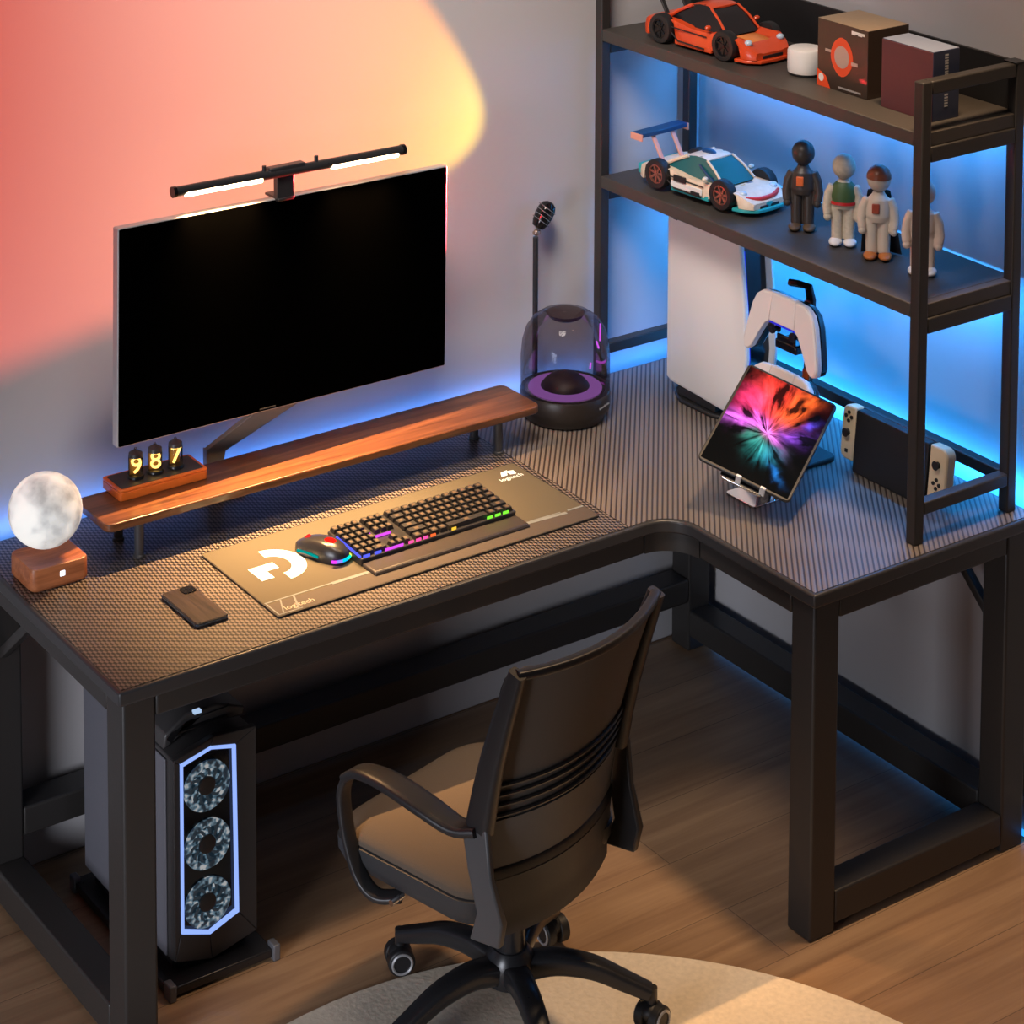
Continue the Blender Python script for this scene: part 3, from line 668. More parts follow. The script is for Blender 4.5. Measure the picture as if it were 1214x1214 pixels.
# ------------------------------------------------------------------ handheld console in its dock
hc = thing('handheld_console', 'handheld console with cream side grips standing in front of wall rail', 'handheld console', (-.155, -.881, H))
hT = Matrix.Rotation(math.radians(0), 4, 'Z') @ frame_T((-.020, 0, 0), (0, -1, 0), (.012, 0, .13))   # x -> -Y world, y -> up (leaning back)
obj('dock', MB().prism(rrect(-.118, .105, .0, .142, .006), -.012, .010, hT), M_blk, hc, bev=.002)
obj('tablet_body', MB().prism(rrect(-.121, .108, .022, .143, .004), -.024, -.012, hT), M_blk2, hc, bev=.002)
M_cream = pm('cream plastic', (.72, .58, .38), .4)
def joy(s_):
    x0, x1 = ((-.163, -.121) if s_ < 0 else (.108, .160))
    P = rrect(x0, x1, .020, .143, .019)
    inner_ = [(min(x, x1-.001) if s_ < 0 else max(x, x0+.001), y) for x, y in P]
    if s_ < 0: P = [(x1, .020), (x1, .143)] + [(x, y) for x, y in P if x < x1-.0185]
    else: P = [(x0, .143), (x0, .020)] + [(x, y) for x, y in P if x > x0+.0185]
    import functools
    cx = sum(p[0] for p in P)/len(P); cy = sum(p[1] for p in P)/len(P)
    P = sorted(P, key=lambda p: math.atan2(p[1]-cy, p[0]-cx))
    o = obj('side_grip', MB().prism(P, -.020, .008, hT), M_cream, hc, bev=.004)
    xm_ = (x0+x1)/2
    stick_y, but_y = (.110, .075) if s_ < 0 else (.104, .062)
    obj('thumb_stick', MB().lathe([(.009, .006), (.006, .010), (.006, .014), (.010, .017), (.001, .018)], 20, hT @ Matrix.Translation((xm_, stick_y if s_ > 0 else .082, 0))), M_blk, o)
    cyb = but_y if s_ > 0 else .118
    for dx, dy in ((.0085, 0), (-.0085, 0), (0, .0095), (0, -.0095)):
        obj('button', MB().cyl(hT @ Vector((xm_+dx, cyb+dy, .006)), hT @ Vector((xm_+dx, cyb+dy, .0105)), .0042, 14), M_blk, o)
    obj('button', MB().box(xm_-.004, xm_+.004, .036, .044, .006, .0098, hT), M_blk, o)
joy(-1); joy(1)

# ------------------------------------------------------------------ model cars
def model_car(name, label, loc, rotz, L_, W_, Hh, bodym, trim, glassm, wing, detail, rimm):
    car = thing(name, label, 'model car', loc, rotz)
    hw = W_/2; xr, xf = -L_*.305, L_*.275; R = L_*.098; z0 = .010
    N = 44; rings = []
    for k in range(N+1):
        u = k/N; x = -L_/2+L_*u
        w = hw*(1-.30*max(0, (u-.84)/.16)**2-.22*max(0, (.10-u)/.10)**2)*(.95+.05*math.cos(4*PI*(u-.02)))
        fend = Hh*(.50+.06*math.sin(PI*min(1, u/.45)) if u < .45 else .50-.02*(u-.45))
        if u > .86: fend -= Hh*.22*((u-.86)/.14)**1.6
        if u < .07: fend -= Hh*.10*((.07-u)/.07)
        hood = fend*(1.0 if u < .42 else 1.0-.17*math.sin(PI*min(1, (u-.42)/.5))) if detail != 'round' else fend*(1.02 if u < .45 else .86)
        if u > .9 and detail == 'round': hood = fend*.9
        zl = z0+.004
        for xw in (xr, xf):
            d = abs(x-xw)
            if d < R*1.16: zl = max(zl, R*.95+math.sqrt(max(0, (R*1.16)**2-d*d))*.98)
        zl = min(zl, fend*.93)
        fl = max(fend*1.05 if detail == 'round' and (abs(x-xf) < R*1.3) else fend, zl+.004)
        pts = [(x, 0, z0), (x, w*.62, z0), (x, w*.80, min(zl, z0+.03) if zl < .02 else zl*.9), (x, w*.985, zl), (x, w, (zl+fl)*.5), (x, w*.95, fl*.97), (x, w*.80, fl*1.0), (x, w*.55, hood), (x, 0, hood*1.01)]
        rings.append(pts+[(p[0], -p[1], p[2]) for p in pts[-2:0:-1]])
    obj('body', MB().loft(rings), bodym, car, angle=28)
    # cabin: glass block with roof skin and pillars
    def cab(u): return -L_/2+L_*u
    st_ = [(.20, .50, .62, .70), (.30, .74, .70, .60), (.38, .91, .73, .53), (.50, .97, .74, .52), (.56, .93, .73, .54), (.64, .76, .72, .60), (.74, .46, .70, .68)]
    gl_ = MB().loft([[(cab(u), hw*wb, Hh*.46), (cab(u), hw*wt, Hh*z), (cab(u), -hw*wt, Hh*z), (cab(u), -hw*wb, Hh*.46)] for u, z, wb, wt in st_])
    obj('windows', gl_, glassm, car)
    rf = MB().loft([[(cab(u), hw*wt*1.03, Hh*(z+.005)), (cab(u), hw*wt*.6, Hh*(z+.030)), (cab(u), -hw*wt*.6, Hh*(z+.030)), (cab(u), -hw*wt*1.03, Hh*(z+.005)), (cab(u), 0, Hh*(z-.03))] for u, z, wb, wt in ((.34, .83, 0, .57), (.38, .90, 0, .54), (.46, .955, 0, .53), (.53, .955, 0, .53), (.57, .92, 0, .54))])
    obj('roof', rf, bodym if detail == 'round' else trim[2], car, bev=.001)
    for s_ in (-1, 1):
        obj('pillar', MB().tube([(cab(.565), s_*hw*.55, Hh*.93), (cab(.65), s_*hw*.62, Hh*.75), (cab(.735), s_*hw*.68, Hh*.50)], L_*.0085, 8), bodym, car)
        obj('pillar', MB().tube([(cab(.40), s_*hw*.56, Hh*.92), (cab(.29), s_*hw*.64, Hh*.74), (cab(.19), s_*hw*.68, Hh*.53)], L_*.012, 8), bodym, car)
        mi = obj('mirror', MB().ball((cab(.64), s_*hw*1.02, Hh*.62), L_*.018, L_*.024, L_*.016, 12), bodym, car)
        hl = obj('headlight', MB().ball((cab(.925 if detail == 'round' else .90), s_*hw*.66, Hh*.44), L_*.026, L_*.026, L_*.020, 16), pm('lens '+name+str(s_), (.55, .68, .8), .15), car)
        sk = obj('side_skirt', MB().box(xr+R*1.25, xf-R*1.25, s_*hw*.90-.004, s_*hw*.90+.006, z0-.003, z0+.010), trim[0], car, bev=.002)
        ln_ = obj('door_line', MB().tube([(cab(.30), s_*hw*1.005, Hh*.30), (cab(.36), s_*hw*1.0, Hh*.16), (cab(.60), s_*hw*1.005, Hh*.14)], .0018, 6).tube([(cab(.30), s_*hw*.99, Hh*.42), (cab(.62), s_*hw*1.0, Hh*.40)], .0016, 6), M_blk, car)
        for xw in (xr, xf):
            yw = s_*(hw*.90); Tw = Matrix.Translation((xw, yw-s_*.012, R)) @ Matrix.Rotation(-s_*PI/2, 4, 'X')
            w_ = obj('wheel', MB().lathe([(R*.55, 0), (R*.96, 0), (R, .003), (R, .020), (R*.95, .024), (R*.66, .024), (R*.62, .018)], 32, Tw), M_blk, car)
            rm = MB().lathe([(R*.64, .016), (R*.64, .0225), (R*.57, .023), (R*.56, .016)], 28, Tw).lathe([(R*.14, .014), (R*.14, .022), (.0005, .023)], 14, Tw)
            for q in range(7):
                a = 2*PI*q/7
                rm.add(*_bar((R*.10*math.cos(a), R*.10*math.sin(a), .018), (R*.60*math.cos(a+.12), R*.60*math.sin(a+.12), .020), .0016), T=Tw)
            obj('rim', rm, rimm, w_)
    # nose
    xn = L_/2; hs = .030 if detail == 'round' else .011
    obj('grille', MB().box(xn-.012, xn+.001, -hw*.42, hw*.42, Hh*.12, Hh*.20).box(xn-.020, xn-.004, hw*.46, hw*.70, Hh*.12, Hh*.24).box(xn-.020, xn-.004, -hw*.70, -hw*.46, Hh*.12, Hh*.24), M_blk, car, bev=.002)
    obj('front_splitter', MB().prism([(xn-.05, -hw*.96), (xn-.018, -hw*.86), (xn+.006, -hw*.55), (xn+.009, 0), (xn+.006, hw*.55), (xn-.018, hw*.86), (xn-.05, hw*.96)], z0-.005, z0+.003), trim[1], car, bev=.0015)
    obj('hood_stripe_sheen', MB().loft([[(cab(u), -hs-.006*(u-.76), Hh*z), (cab(u), hs+.006*(u-.76), Hh*z), (cab(u), hs-.002, Hh*(z+.012)), (cab(u), .002-hs, Hh*(z+.012))] for u, z in ((.76, .44 if detail == 'round' else .42), (.82, .435 if detail == 'round' else .405), (.90, .40 if detail == 'round' else .37))]), trim[3], car)  # gold stripe on the racing car, painted hood highlight on the orange one
    # tail
    zt = Hh*wing
    obj('spoiler', MB().prism([(-L_*.53, -hw*1.02), (-L_*.44, -hw*1.02), (-L_*.43, 0), (-L_*.44, hw*1.02), (-L_*.53, hw*1.02)], zt-.003, zt+(.003 if detail == 'round' else .008)), trim[4], car, bev=.0015)
    for s_ in (-1, 1):
        obj('spoiler_strut', MB().tube([(-L_*.36, s_*hw*.42, Hh*.5), (-L_*.42, s_*hw*.42, (Hh*.5+zt)/2+.004), (-L_*.47, s_*hw*.42, zt)], 0, flat=(.003, .006), upv=(0, 1, 0)), trim[5], car)
        obj('spoiler_end', MB().box(-L_*.54, -L_*.43, s_*hw*1.02-.002, s_*hw*1.02+.002, zt-.010, zt+.007), trim[6], car, bev=.001)
    return car
def _bar(p0, p1, r):
    p0, p1 = Vector(p0), Vector(p1); d = (p1-p0); a = d.cross(Vector((0, 0, 1))).normalized()*r*1.6; b = Vector((0, 0, r))
    vs = [p+s1*a+s2*b for p in (p0, p1) for s1, s2 in ((-1, -1), (1, -1), (1, 1), (-1, 1))]
    return vs, [(0, 1, 2, 3), (4, 7, 6, 5), (0, 4, 5, 1), (1, 5, 6, 2), (2, 6, 7, 3), (3, 7, 4, 0)]
M_or = pm('orange red body', (.75, .075, .015), .3, coat=.3, var=.08, bscale=60)
M_orl = pm('orange hood sheen', (.85, .26, .06), .3)  # paler orange paints the light falling on the hood
M_glassd = pm('dark cabin', (.008, .006, .008), .2)
M_redd = pm('dark red trim', (.30, .01, .01), .4)
M_rimd = pm('dark rim', (.02, .018, .02), .3, metal=.6)
M_rimr = pm('rose rim', (.35, .14, .10), .3, metal=.6)
M_crm = pm('cream body', (.82, .66, .50), .35, var=.18, bscale=70)
M_teal = pm('teal trim', (.02, .36, .38), .35, var=.2, bscale=90)
M_navy = pm('navy wing', (.015, .06, .16), .35)
M_pink = pm('salmon trim', (.75, .34, .26), .4)
model_car('orange_model_car', 'orange red sports car model parked on the upper shelf board', (-.218, -.322, Z1+.0005), -PI/2+math.radians(4), .365, .158, .112, M_or, (M_or, M_or, M_or, M_orl, M_redd, M_blk, M_redd), M_glassd, 1.06, 'round', M_rimd)
model_car('racing_model_car', 'cream and teal racing car model with rear wing on the lower shelf', (-.208, -.300, Z2+.0065), -PI/2+math.radians(6), .365, .156, .100, M_crm, (M_teal, M_teal, M_crm, pm('gold stripe', (.55, .36, .10), .4), M_navy, M_pink, M_pink), pm('teal cabin', (.01, .12, .14), .2), 1.14, 'low', M_rimr)
# extra pieces of the racing model
rc = bpy.data.objects['racing_model_car']
obj('front_bumper', MB().prism([(.155, -.066), (.178, -.045), (.184, 0), (.178, .045), (.155, .066), (.150, .066), (.150, -.066)], .004, .026), M_teal, rc, bev=.003)
obj('nose_band', MB().tube(spline([(.158, -.055, .036), (.172, -.028, .034), (.176, 0, .034), (.172, .028, .034), (.158, .055, .036)], 4), .0055, 8), pm('red band', (.65, .03, .02), .4), rc)
obj('cockpit_frame', MB().tube([(.005, -.05, .080), (.045, -.058, .060), (.08, -.062, .046)], .003, 6).tube([(.05, -.055, .058), (.05, .055, .058)], .003, 6).ball((.055, -.02, .056), .012, .016, .009, 12).ball((.03, .02, .070), .012, .014, .008, 12), M_navy, rc)
obj('side_vent', MB().box(-.05, -.012, -.083, -.078, .036, .050), M_blk, rc, bev=.001); obj('side_vent', MB().box(.006, .034, -.083, -.079, .014, .024), M_blk, rc, bev=.001)

obj('hood_vent', MB().box(.085, .112, -.046, -.020, .0385, .0425), M_grey, rc, bev=.002); obj('hood_vent', MB().box(.085, .112, .020, .046, .0385, .0425), M_grey, rc, bev=.002)
obj('rear_panel', MB().box(-.186, -.172, -.066, .066, .020, .044), M_teal, rc, bev=.003)
obj('roof_scoop', MB().ball((-.012, 0, .099), .022, .012, .007, 14), M_navy, rc)
obj('door_panel', MB().box(-.062, .040, -.0795, -.0765, .018, .034), M_white, rc, bev=.002)
# ------------------------------------------------------------------ upper shelf goods
pk = thing('smart_speaker_puck', 'small round white speaker beside the orange car on the upper shelf', 'speaker', (-.203, -.612, Z1))
obj('cover', MB().lathe([(.0405, .006), (.0415, .012), (.0415, .054), (.039, .0595), (.034, .061), (.001, .0612)], 40), M_white, pk)
obj('foot', MB().lathe([(.038, 0), (.0395, .002), (.0395, .007), (.001, .007)], 40), M_blk, pk)
bx = thing('product_box', 'dark brown product box with red diamond emblem on the upper shelf', 'box', (-.178, -.772, Z1))
M_bk1 = pm('brown black card', (.035, .022, .016), .35, coat=.2)
obj('carton', MB().box(-.066, .058, -.080, .078, 0, .152), M_bk1, bx, bev=.001)
fT = frame_T((-.0664, 0, .078), (0, -1, 0), (0, 0, 1))
def disc(mb, cx, cy, rx, ry, z0, z1, T, n=24, pw=1.): 
    return mb.prism([(cx+rx*math.copysign(abs(math.cos(2*PI*k/n))**pw, math.cos(2*PI*k/n)), cy+ry*math.copysign(abs(math.sin(2*PI*k/n))**pw, math.sin(2*PI*k/n))) for k in range(n)], z0, z1, T)
obj('emblem', disc(MB(), 0, 0, .035, .044, 0, .0006, fT, pw=1.12), pm('vermilion print', (.8, .08, .02), .4), bx, smooth=False)
obj('emblem_centre', disc(MB(), 0, 0, .023, .025, .0005, .0012, fT).box(-.052, -.034, .004, .010, .0002, .0010, fT).box(.030, .050, -.012, -.004, .0002, .0010, fT), pm('silver print', (.45, .42, .4), .35, metal=.5), bx, smooth=False)
obj('corner_label', MB().prism([(-.078, -.078), (-.036, -.078), (-.050, -.052), (-.078, -.040)], 0, .0006, fT), MATS['vermilion print'], bx, smooth=False)
obj('label_dot', disc(MB(), -.064, -.058, .008, .009, .0005, .0011, fT), M_white, bx, smooth=False)
lb_ = MB()
for k, (x, w) in enumerate(((.030, .008), (.041, .006), (.050, .009), (.061, .006))): lb_.box(x, x+w+.003, .058+.002*(k % 2), .066, .0002, .0009, fT)
obj('printed_title', lb_, M_white, bx, smooth=False); lb_ = MB()
for k in range(7): lb_.box(-.010+.010*k, .0005+.010*k, -.071, -.067, .0002, .0009, fT)
obj('printed_footer', lb_, M_silver, bx, smooth=False)
obj('pale_top', MB().box(-.0655, .0575, -.0795, .0775, .152, .1524), pm('pale tan metallic', (.45, .33, .20), .35, metal=.5), bx, smooth=False)  # top face a paler tan than the carton sides
b2 = thing('book_box', 'maroon and navy slipcase box standing behind the front shelf post', 'box', (-.212, -.976, Z1))
obj('carton', MB().mat(0).box(-.040, -.038, -.0765, .0735, .0, .149).mat(1).box(-.038, .040, -.077, .074, 0, .150), [pm('maroon card', (.10, .030, .038), .45), pm('navy card', (.022, .03, .065), .4)], b2, bev=.001)
t2 = frame_T((0, -.0772, .078), (1, 0, 0), (0, 0, 1)); mb = MB()
for k in range(9): mb.box(-.004, .006, .012+.006*k, .0155+.006*k, 0, .0006, t2)
for k in range(5): mb.box(-.004, .006, -.050+.006*k, -.0465+.006*k, 0, .0006, t2)
obj('printed_marks', mb, M_silver, b2, smooth=False)
obj('top_sheet', MB().box(-.038, .039, -.076, .073, .150, .1504), pm('pale blue card', (.20, .24, .34), .4), b2, smooth=False)

# ------------------------------------------------------------------ plain toy figures on the lower shelf (generic stand-ins)
def figure(label, loc, rotz, skin, torso, shoes, extra):
    g = thing('toy_figure', label, 'figure', loc, rotz, 'standing toy figures on the lower shelf')
    g.scale = (1.12, 1.12, 1.02)
    bm_ = MB()
    bm_.lathe([(.001, .080), (.021, .082), (.025, .095), (.0245, .115), (.022, .132), (.014, .141), (.010, .150), (.001, .151)], 24, sy=.78)
    for s_ in (-1, 1):
        bm_.tube([(s_*.012, 0, .012), (s_*.0125, 0, .05), (s_*.012, 0, .092)], lambda q: .0115+.001*q, 14)
        bm_.tube([(s_*.021, 0, .132), (s_*.030, -.002, .112), (s_*.033, -.006, .086), (s_*.031, -.010, .070)], lambda q: .0098-.0012*q, 12)
        bm_.ball((s_*.0305, -.011, .064), .0085, .0085, .0100, 14)
    o = obj('body', bm_, skin, g)
    r_ = o.modifiers.new('remesh', 'REMESH'); r_.mode = 'VOXEL'; r_.voxel_size = .0016; r_.use_smooth_shade = True
    obj('head', MB().ball((0, -.001, .176), .0235, .0235, .0280, 28), extra.get('head', skin), g)
    for s_ in (-1, 1): obj('shoe', MB().ball((s_*.0145, -.010, .0085), .0135, .022, .0085, 18), shoes, g)
    if torso: obj('shirt', MB().lathe([(.001, .099), (.0255, .099), (.0265, .112), (.0235, .132), (.015, .1415), (.001, .142)], 24, sy=.78), torso, g)
    if extra.get('belt'): obj('belt', MB().lathe([(.020, .092), (.0275, .093), (.0275, .099), (.020, .100)], 24, sy=.78), extra['belt'], g)
    if extra.get('cape'): obj('cape', MB().loft([[(-.022, .012, .146), (0, .022, .148), (.022, .012, .146), (.020, .016, .146), (0, .027, .148), (-.020, .016, .146)],
                                            [(-.030, .016, .08), (0, .030, .08), (.034, .016, .08), (.032, .021, .08), (0, .036, .08), (-.028, .021, .08)],
                                            [(-.034, .016, .004), (0, .042, .004), (.046, .018, .004), (.044, .024, .004), (0, .048, .004), (-.032, .022, .004)]]), extra['cape'], g)
    if extra.get('cap'): obj('hair_cap', MB().lathe([(.0242, .178), (.0240, .186), (.0195, .197), (.010, .2048), (.001, .206)], 28, Matrix.Translation((0, -.001, 0))), extra['cap'], g)
    if extra.get('patch'): obj('chest_patch', MB().box(-.012, .003, -.0225, -.017, .104, .126), extra['patch'], g, bev=.002)
    return g
fa = -PI/2+.75
M_f1 = pm('charcoal vinyl', (.045, .034, .028), .4); M_f2 = pm('stone vinyl', (.55, .47, .36), .5, var=.25, bscale=150)
M_f3 = pm('ivory vinyl', (.60, .50, .40), .5); M_brn = pm('brown vinyl', (.24, .065, .025), .4); M_f4 = pm('pale vinyl', (.68, .52, .42), .45)
figure('charcoal brown toy figure next to the racing car model', (-.195, -.600, Z2), fa, M_f1, None, pm('dark tan shoe', (.10, .06, .03), .5), {'patch': pm('orange patch', (.75, .14, .03), .4)})
figure('stone grey toy figure in green vest with red belt and white shoes', (-.190, -.728, Z2), fa, M_f2, pm('green vest', (.05, .10, .03), .5), M_white, {'belt': pm('red belt', (.5, .02, .02), .4)})
figure('ivory toy figure with brown cap, brown shoes and black cape', (-.190, -.838, Z2), fa, M_f3, None, pm('orange brown shoe', (.50, .15, .03), .45), {'cape': M_blk, 'cap': M_brn, 'patch': pm('rust patch', (.35, .06, .03), .4)})
figure('pale beige toy figure half hidden behind the near shelf post', (-.178, -.962, Z2), fa, M_f4, None, M_white, {})

# ------------------------------------------------------------------ computer tower
pc = thing('computer_tower', 'dark computer tower with three fans standing under the desk', 'computer', (-1.69, -.33, 0))
M_pc = pm('tower charcoal', (.050, .047, .047), .4, spec=.4); M_pcs = pm('tower side panel', (.13, .13, .15), .4)
def PX(x): return x+1.69
FY = -.20
fo = [(-1.783, .055), (-1.775, .038), (-1.69, .028), (-1.596, .052), (-1.596, .478), (-1.604, .487), (-1.688, .492), (-1.783, .470)]
fT2 = frame_T((0, FY, 0), (1, 0, 0), (0, 0, 1))     # prism z -> -Y
fo_l = [(PX(x), z) for x, z in fo]
obj('case', MB().prism([(-.093, .045), (.094, .045), (.094, .475), (0, .49), (-.093, .465)], -.33, -.012, fT2), M_pc, pc, bev=.004)
obj('side_panel', MB().box(-.098, -.093, -.17, .20, .05, .46), M_pcs, pc, bev=.002)
# front bezel ring around the recessed light window
lo = [(-1.769, .106), (-1.705, .083), (-1.639, .107), (-1.644, .461), (-1.700, .474), (-1.769, .458)]
lo_l = [(PX(x), z) for x, z in lo]
def ring(mb, outer, inner, z0, z1, T):
    """flat frame between two outlines of equal length"""
    n = len(outer)
    for k in range(n):
        j = (k+1) % n
        vs = [(*outer[k], z0), (*outer[j], z0), (*inner[j], z0), (*inner[k], z0), (*outer[k], z1), (*outer[j], z1), (*inner[j], z1), (*inner[k], z1)]
        mb.add(vs, [(0, 3, 2, 1), (4, 5, 6, 7), (0, 1, 5, 4), (2, 3, 7, 6), (1, 2, 6, 5), (3, 0, 4, 7)], T)
    return mb
def scaled(P, d):
    cx = sum(p[0] for p in P)/len(P); cz = sum(p[1] for p in P)/len(P)
    return [(cx+(x-cx)*(1-d/abs(x-cx) if abs(x-cx) > .02 else 1), cz+(z-cz)*(1-d/abs(z-cz))) for x, z in P]
out6 = [(PX(-1.783), .050), (PX(-1.70), .028), (PX(-1.596), .052), (PX(-1.596), .484), (PX(-1.695), .492), (PX(-1.783), .468)]
obj('front_bezel', ring(MB(), out6, lo_l, -.016, .0, fT2), M_pc, pc, bev=.002)
M_led = glow('tower light ring', (.28, .42, .95), 1.15)
obj('light_ring', ring(MB(), lo_l, scaled(lo_l, .0055), -.006, .0022, fT2), M_led, pc, smooth=False)
obj('fan_panel', MB().prism(scaled(lo_l, .004), -.012, -.008, fT2), M_gloss, pc, smooth=False)
M_fan = pm('faintly glowing fan blades', (.05, .07, .09), .3, emit=(.35, .6, .85), es=.03, var=.6, bscale=160)  # slight emission lifts the dark blades
M_fanr = pm('fan ring glints', (.06, .08, .10), .25, emit=(.5, .75, 1), es=.3, bscale=130)
nt = M_fanr.node_tree; tcf = nt.nodes.new('ShaderNodeTexCoord'); nf = nt.nodes.new('ShaderNodeTexNoise'); nf.inputs['Scale'].default_value = 95; nf.inputs['Detail'].default_value = 1
nt.links.new(tcf.outputs['Object'], nf.inputs['Vector'])
nt.links.new(ramp(nt, nf.outputs['Fac'], [(.44, (.02, .04, .06)), (.58, (.25, .42, .55)), (.68, (1.0, 1.0, 1.0))]), nt.nodes['Principled BSDF'].inputs['Emission Color'])  # noise in the emission paints sparse highlights on the fan rings
nt.nodes['Principled BSDF'].inputs['Emission Strength'].default_value = .34
for zc in (.392, .270, .148):
    T = fT2 @ Matrix.Translation((PX(-1.707), zc, -.007))
    f_ = obj('fan', MB().lathe([(.052, 0), (.052, .004), (.038, .005), (.037, 0)], 40, T), M_fanr, pc)
    bl_ = MB()
    for k in range(11):
        a = 2*PI*k/11
        P = [(.021*math.cos(a), .021*math.sin(a)), (.030*math.cos(a+.12), .030*math.sin(a+.12)), (.040*math.cos(a+.34), .040*math.sin(a+.34)), (.040*math.cos(a+.62), .040*math.sin(a+.62)), (.030*math.cos(a+.36), .030*math.sin(a+.36)), (.021*math.cos(a+.26), .021*math.sin(a+.26))]
        bl_.prism(P, .001, .0022, T)
    obj('blades', bl_, M_fan, f_, smooth=False)
    obj('hub', MB().lathe([(.019, 0), (.019, .004), (.016, .005), (.001, .005)], 24, T), M_dgrey, f_)
# top cover with slanted vent and button
obj('top_cover', MB().prism([(-.092, .470), (-.035, .497), (.088, .488), (.094, .505), (.03, .530), (-.04, .530), (-.088, .500)], -.33, -.045, fT2), M_pc, pc, bev=.004)
obj('top_vent', MB().add([(-.085, -.175, .492), (-.045, -.160, .517), (.05, -.160, .520), (.06, -.148, .520), (-.045, -.145, .520), (-.088, -.160, .494)], [(0, 1, 2, 3, 4, 5)]).box(-.07, .05, -.165, -.15, .500, .503), M_blk, pc)
obj('power_button', MB().box(-.026, -.010, -.162, -.152, .527, .533), glow('power light', (.5, .7, 1), .8), pc)
obj('foot_plate', MB().box(-.125, .112, -.235, .21, .006, .024), M_blk2, pc, bev=.003)
obj('foot_pedestal', MB().box(-.085, .085, -.17, .18, .022, .05), M_blk, pc, bev=.003)
for x in (-.128, .108): obj('foot_cap', MB().box(x, x+.016, -.243, -.215, .0, .034), M_grey, pc, bev=.003)
for x in (-.128, .108): obj('foot_cap', MB().box(x, x+.016, .19, .215, .0, .034), M_grey, pc, bev=.003)

# ------------------------------------------------------------------ office chair
CH_A = math.radians(14)
ch = thing('office_chair', 'dark mesh-back office chair with looped armrests pulled up to the desk', 'chair', (-1.31, -1.01, .010), CH_A)
M_fr = pm('chair frame plastic', (.022, .021, .022), .38); M_frl = pm('lit bracket plastic', (.085, .085, .088), .45)
M_seat = pm('brown grey seat fabric', (.135, .104, .076), .9, spec=.15, bump=.4, bscale=500)
M_shell = pm('seat shell', (.04, .04, .042), .5)
def star_leg(a):
    """one arm of the five-star foot with its caster"""
    R = Matrix.Rotation(a, 4, 'Z')
    pts = [R @ Vector(p) for p in ((.03, 0, .125), (.09, 0, .135), (.16, 0, .125), (.22, 0, .100), (.27, 0, .078))]
    l_ = obj('base_leg', MB().tube(spline(pts, 5), 0, flat=lambda q: (.026-.008*q, .022-.009*q)), M_blk2, ch, angle=60)
    c0 = R @ Vector((.275, 0, 0))
    obj('caster_stem', MB().cyl((c0.x, c0.y, .05), (c0.x, c0.y, .088), .010, 12), M_blk2, l_)
    cd = Matrix.Rotation(a+.9, 4, 'Z')
    for s_ in (-1, 1):
        p0 = c0 + cd @ Vector((0, s_*.006, .0285)); p1 = c0 + cd @ Vector((0, s_*.026, .0285))
        w = obj('caster_wheel', MB().cyl(p0, p1, .0275, 24), M_blk, l_, bev=.003)
        rr = MB().tube([c0 + cd @ Vector((.020*math.cos(q), s_*.0268, .0285+.020*math.sin(q))) for q in [2*PI*j/24 for j in range(25)]], .0028, 6)
        obj('wheel_ring', rr, M_silver, w)
    obj('caster_hood', MB().ball(tuple(c0+Vector((0, 0, .040))), .026, .022, .018, 16), M_blk, l_)
a0 = math.atan2(.291, -.018)
for k in range(5): star_leg(a0+2*PI*k/5)
obj('base_hub', MB().lathe([(.048, .10), (.050, .115), (.046, .150), (.034, .165), (.001, .166)], 32), M_blk2, ch)
obj('gas_lift', MB().lathe([(.030, .16), (.030, .26), (.018, .262), (.018, .36)], 24), M_blk2, ch)
ox = -.045
obj('tilt_mechanism', MB().box(ox-.08, ox+.08, -.10, .08, .335, .372), M_blk, ch, bev=.01)
# seat cushion: rounded square, waterfall front
def seat_ring(sc, z, dz=0):
    P = rrect(-.215, .215, -.205, .235, .085, 7)
    return [(ox+x*sc, .035+y*sc*.92, z+dz*(1 if y < 0 else .6)-.018*max(0, (y*sc-.12)/.11)**2) for x, y in P]
obj('seat', MB().loft([seat_ring(.97, .418), seat_ring(1.0, .424), seat_ring(.985, .434), seat_ring(.93, .443), seat_ring(.80, .450), seat_ring(.5, .448), seat_ring(.05, .445)]), M_seat, ch, angle=80)
obj('seat_shell', MB().loft([seat_ring(.72, .352), seat_ring(.88, .358), seat_ring(.97, .372), seat_ring(1.01, .395), seat_ring(1.015, .419), seat_ring(.985, .422)]), M_shell, ch, angle=60)
# back rest, curved in plan, leaning back
def bk(u, z, off=0):
    """u -1..1 across, z height -> point on the back surface"""
    q = (z-.40)/.50
    y = -.125-.115*max(0, q)**1.0-.045*(1-u*u)*1.0+.02*math.sin(PI*max(0, min(1, q)))
    w = .192+.010*q
    return Vector((ox-.020+u*w, y-off, z+.012*(1-u*u)*(-.4)))
M_mesh, nt, b = new_mat('back mesh fabric')
b.inputs['Base Color'].default_value = (.15, .13, .11, 1); b.inputs['Roughness'].default_value = .85; b.inputs['Specular IOR Level'].default_value = .15
tcx = nt.nodes.new('ShaderNodeTexCoord'); vo = nt.nodes.new('ShaderNodeTexVoronoi'); vo.inputs['Scale'].default_value = 420; vo.inputs['Randomness'].default_value = .1
nt.links.new(tcx.outputs['Object'], vo.inputs['Vector'])
al = math_n(nt, 'GREATER_THAN', vo.outputs['Distance'], .17); al = math_n(nt, 'MULTIPLY_ADD', al, .12, .86)
nt.links.new(al, b.inputs['Alpha'])
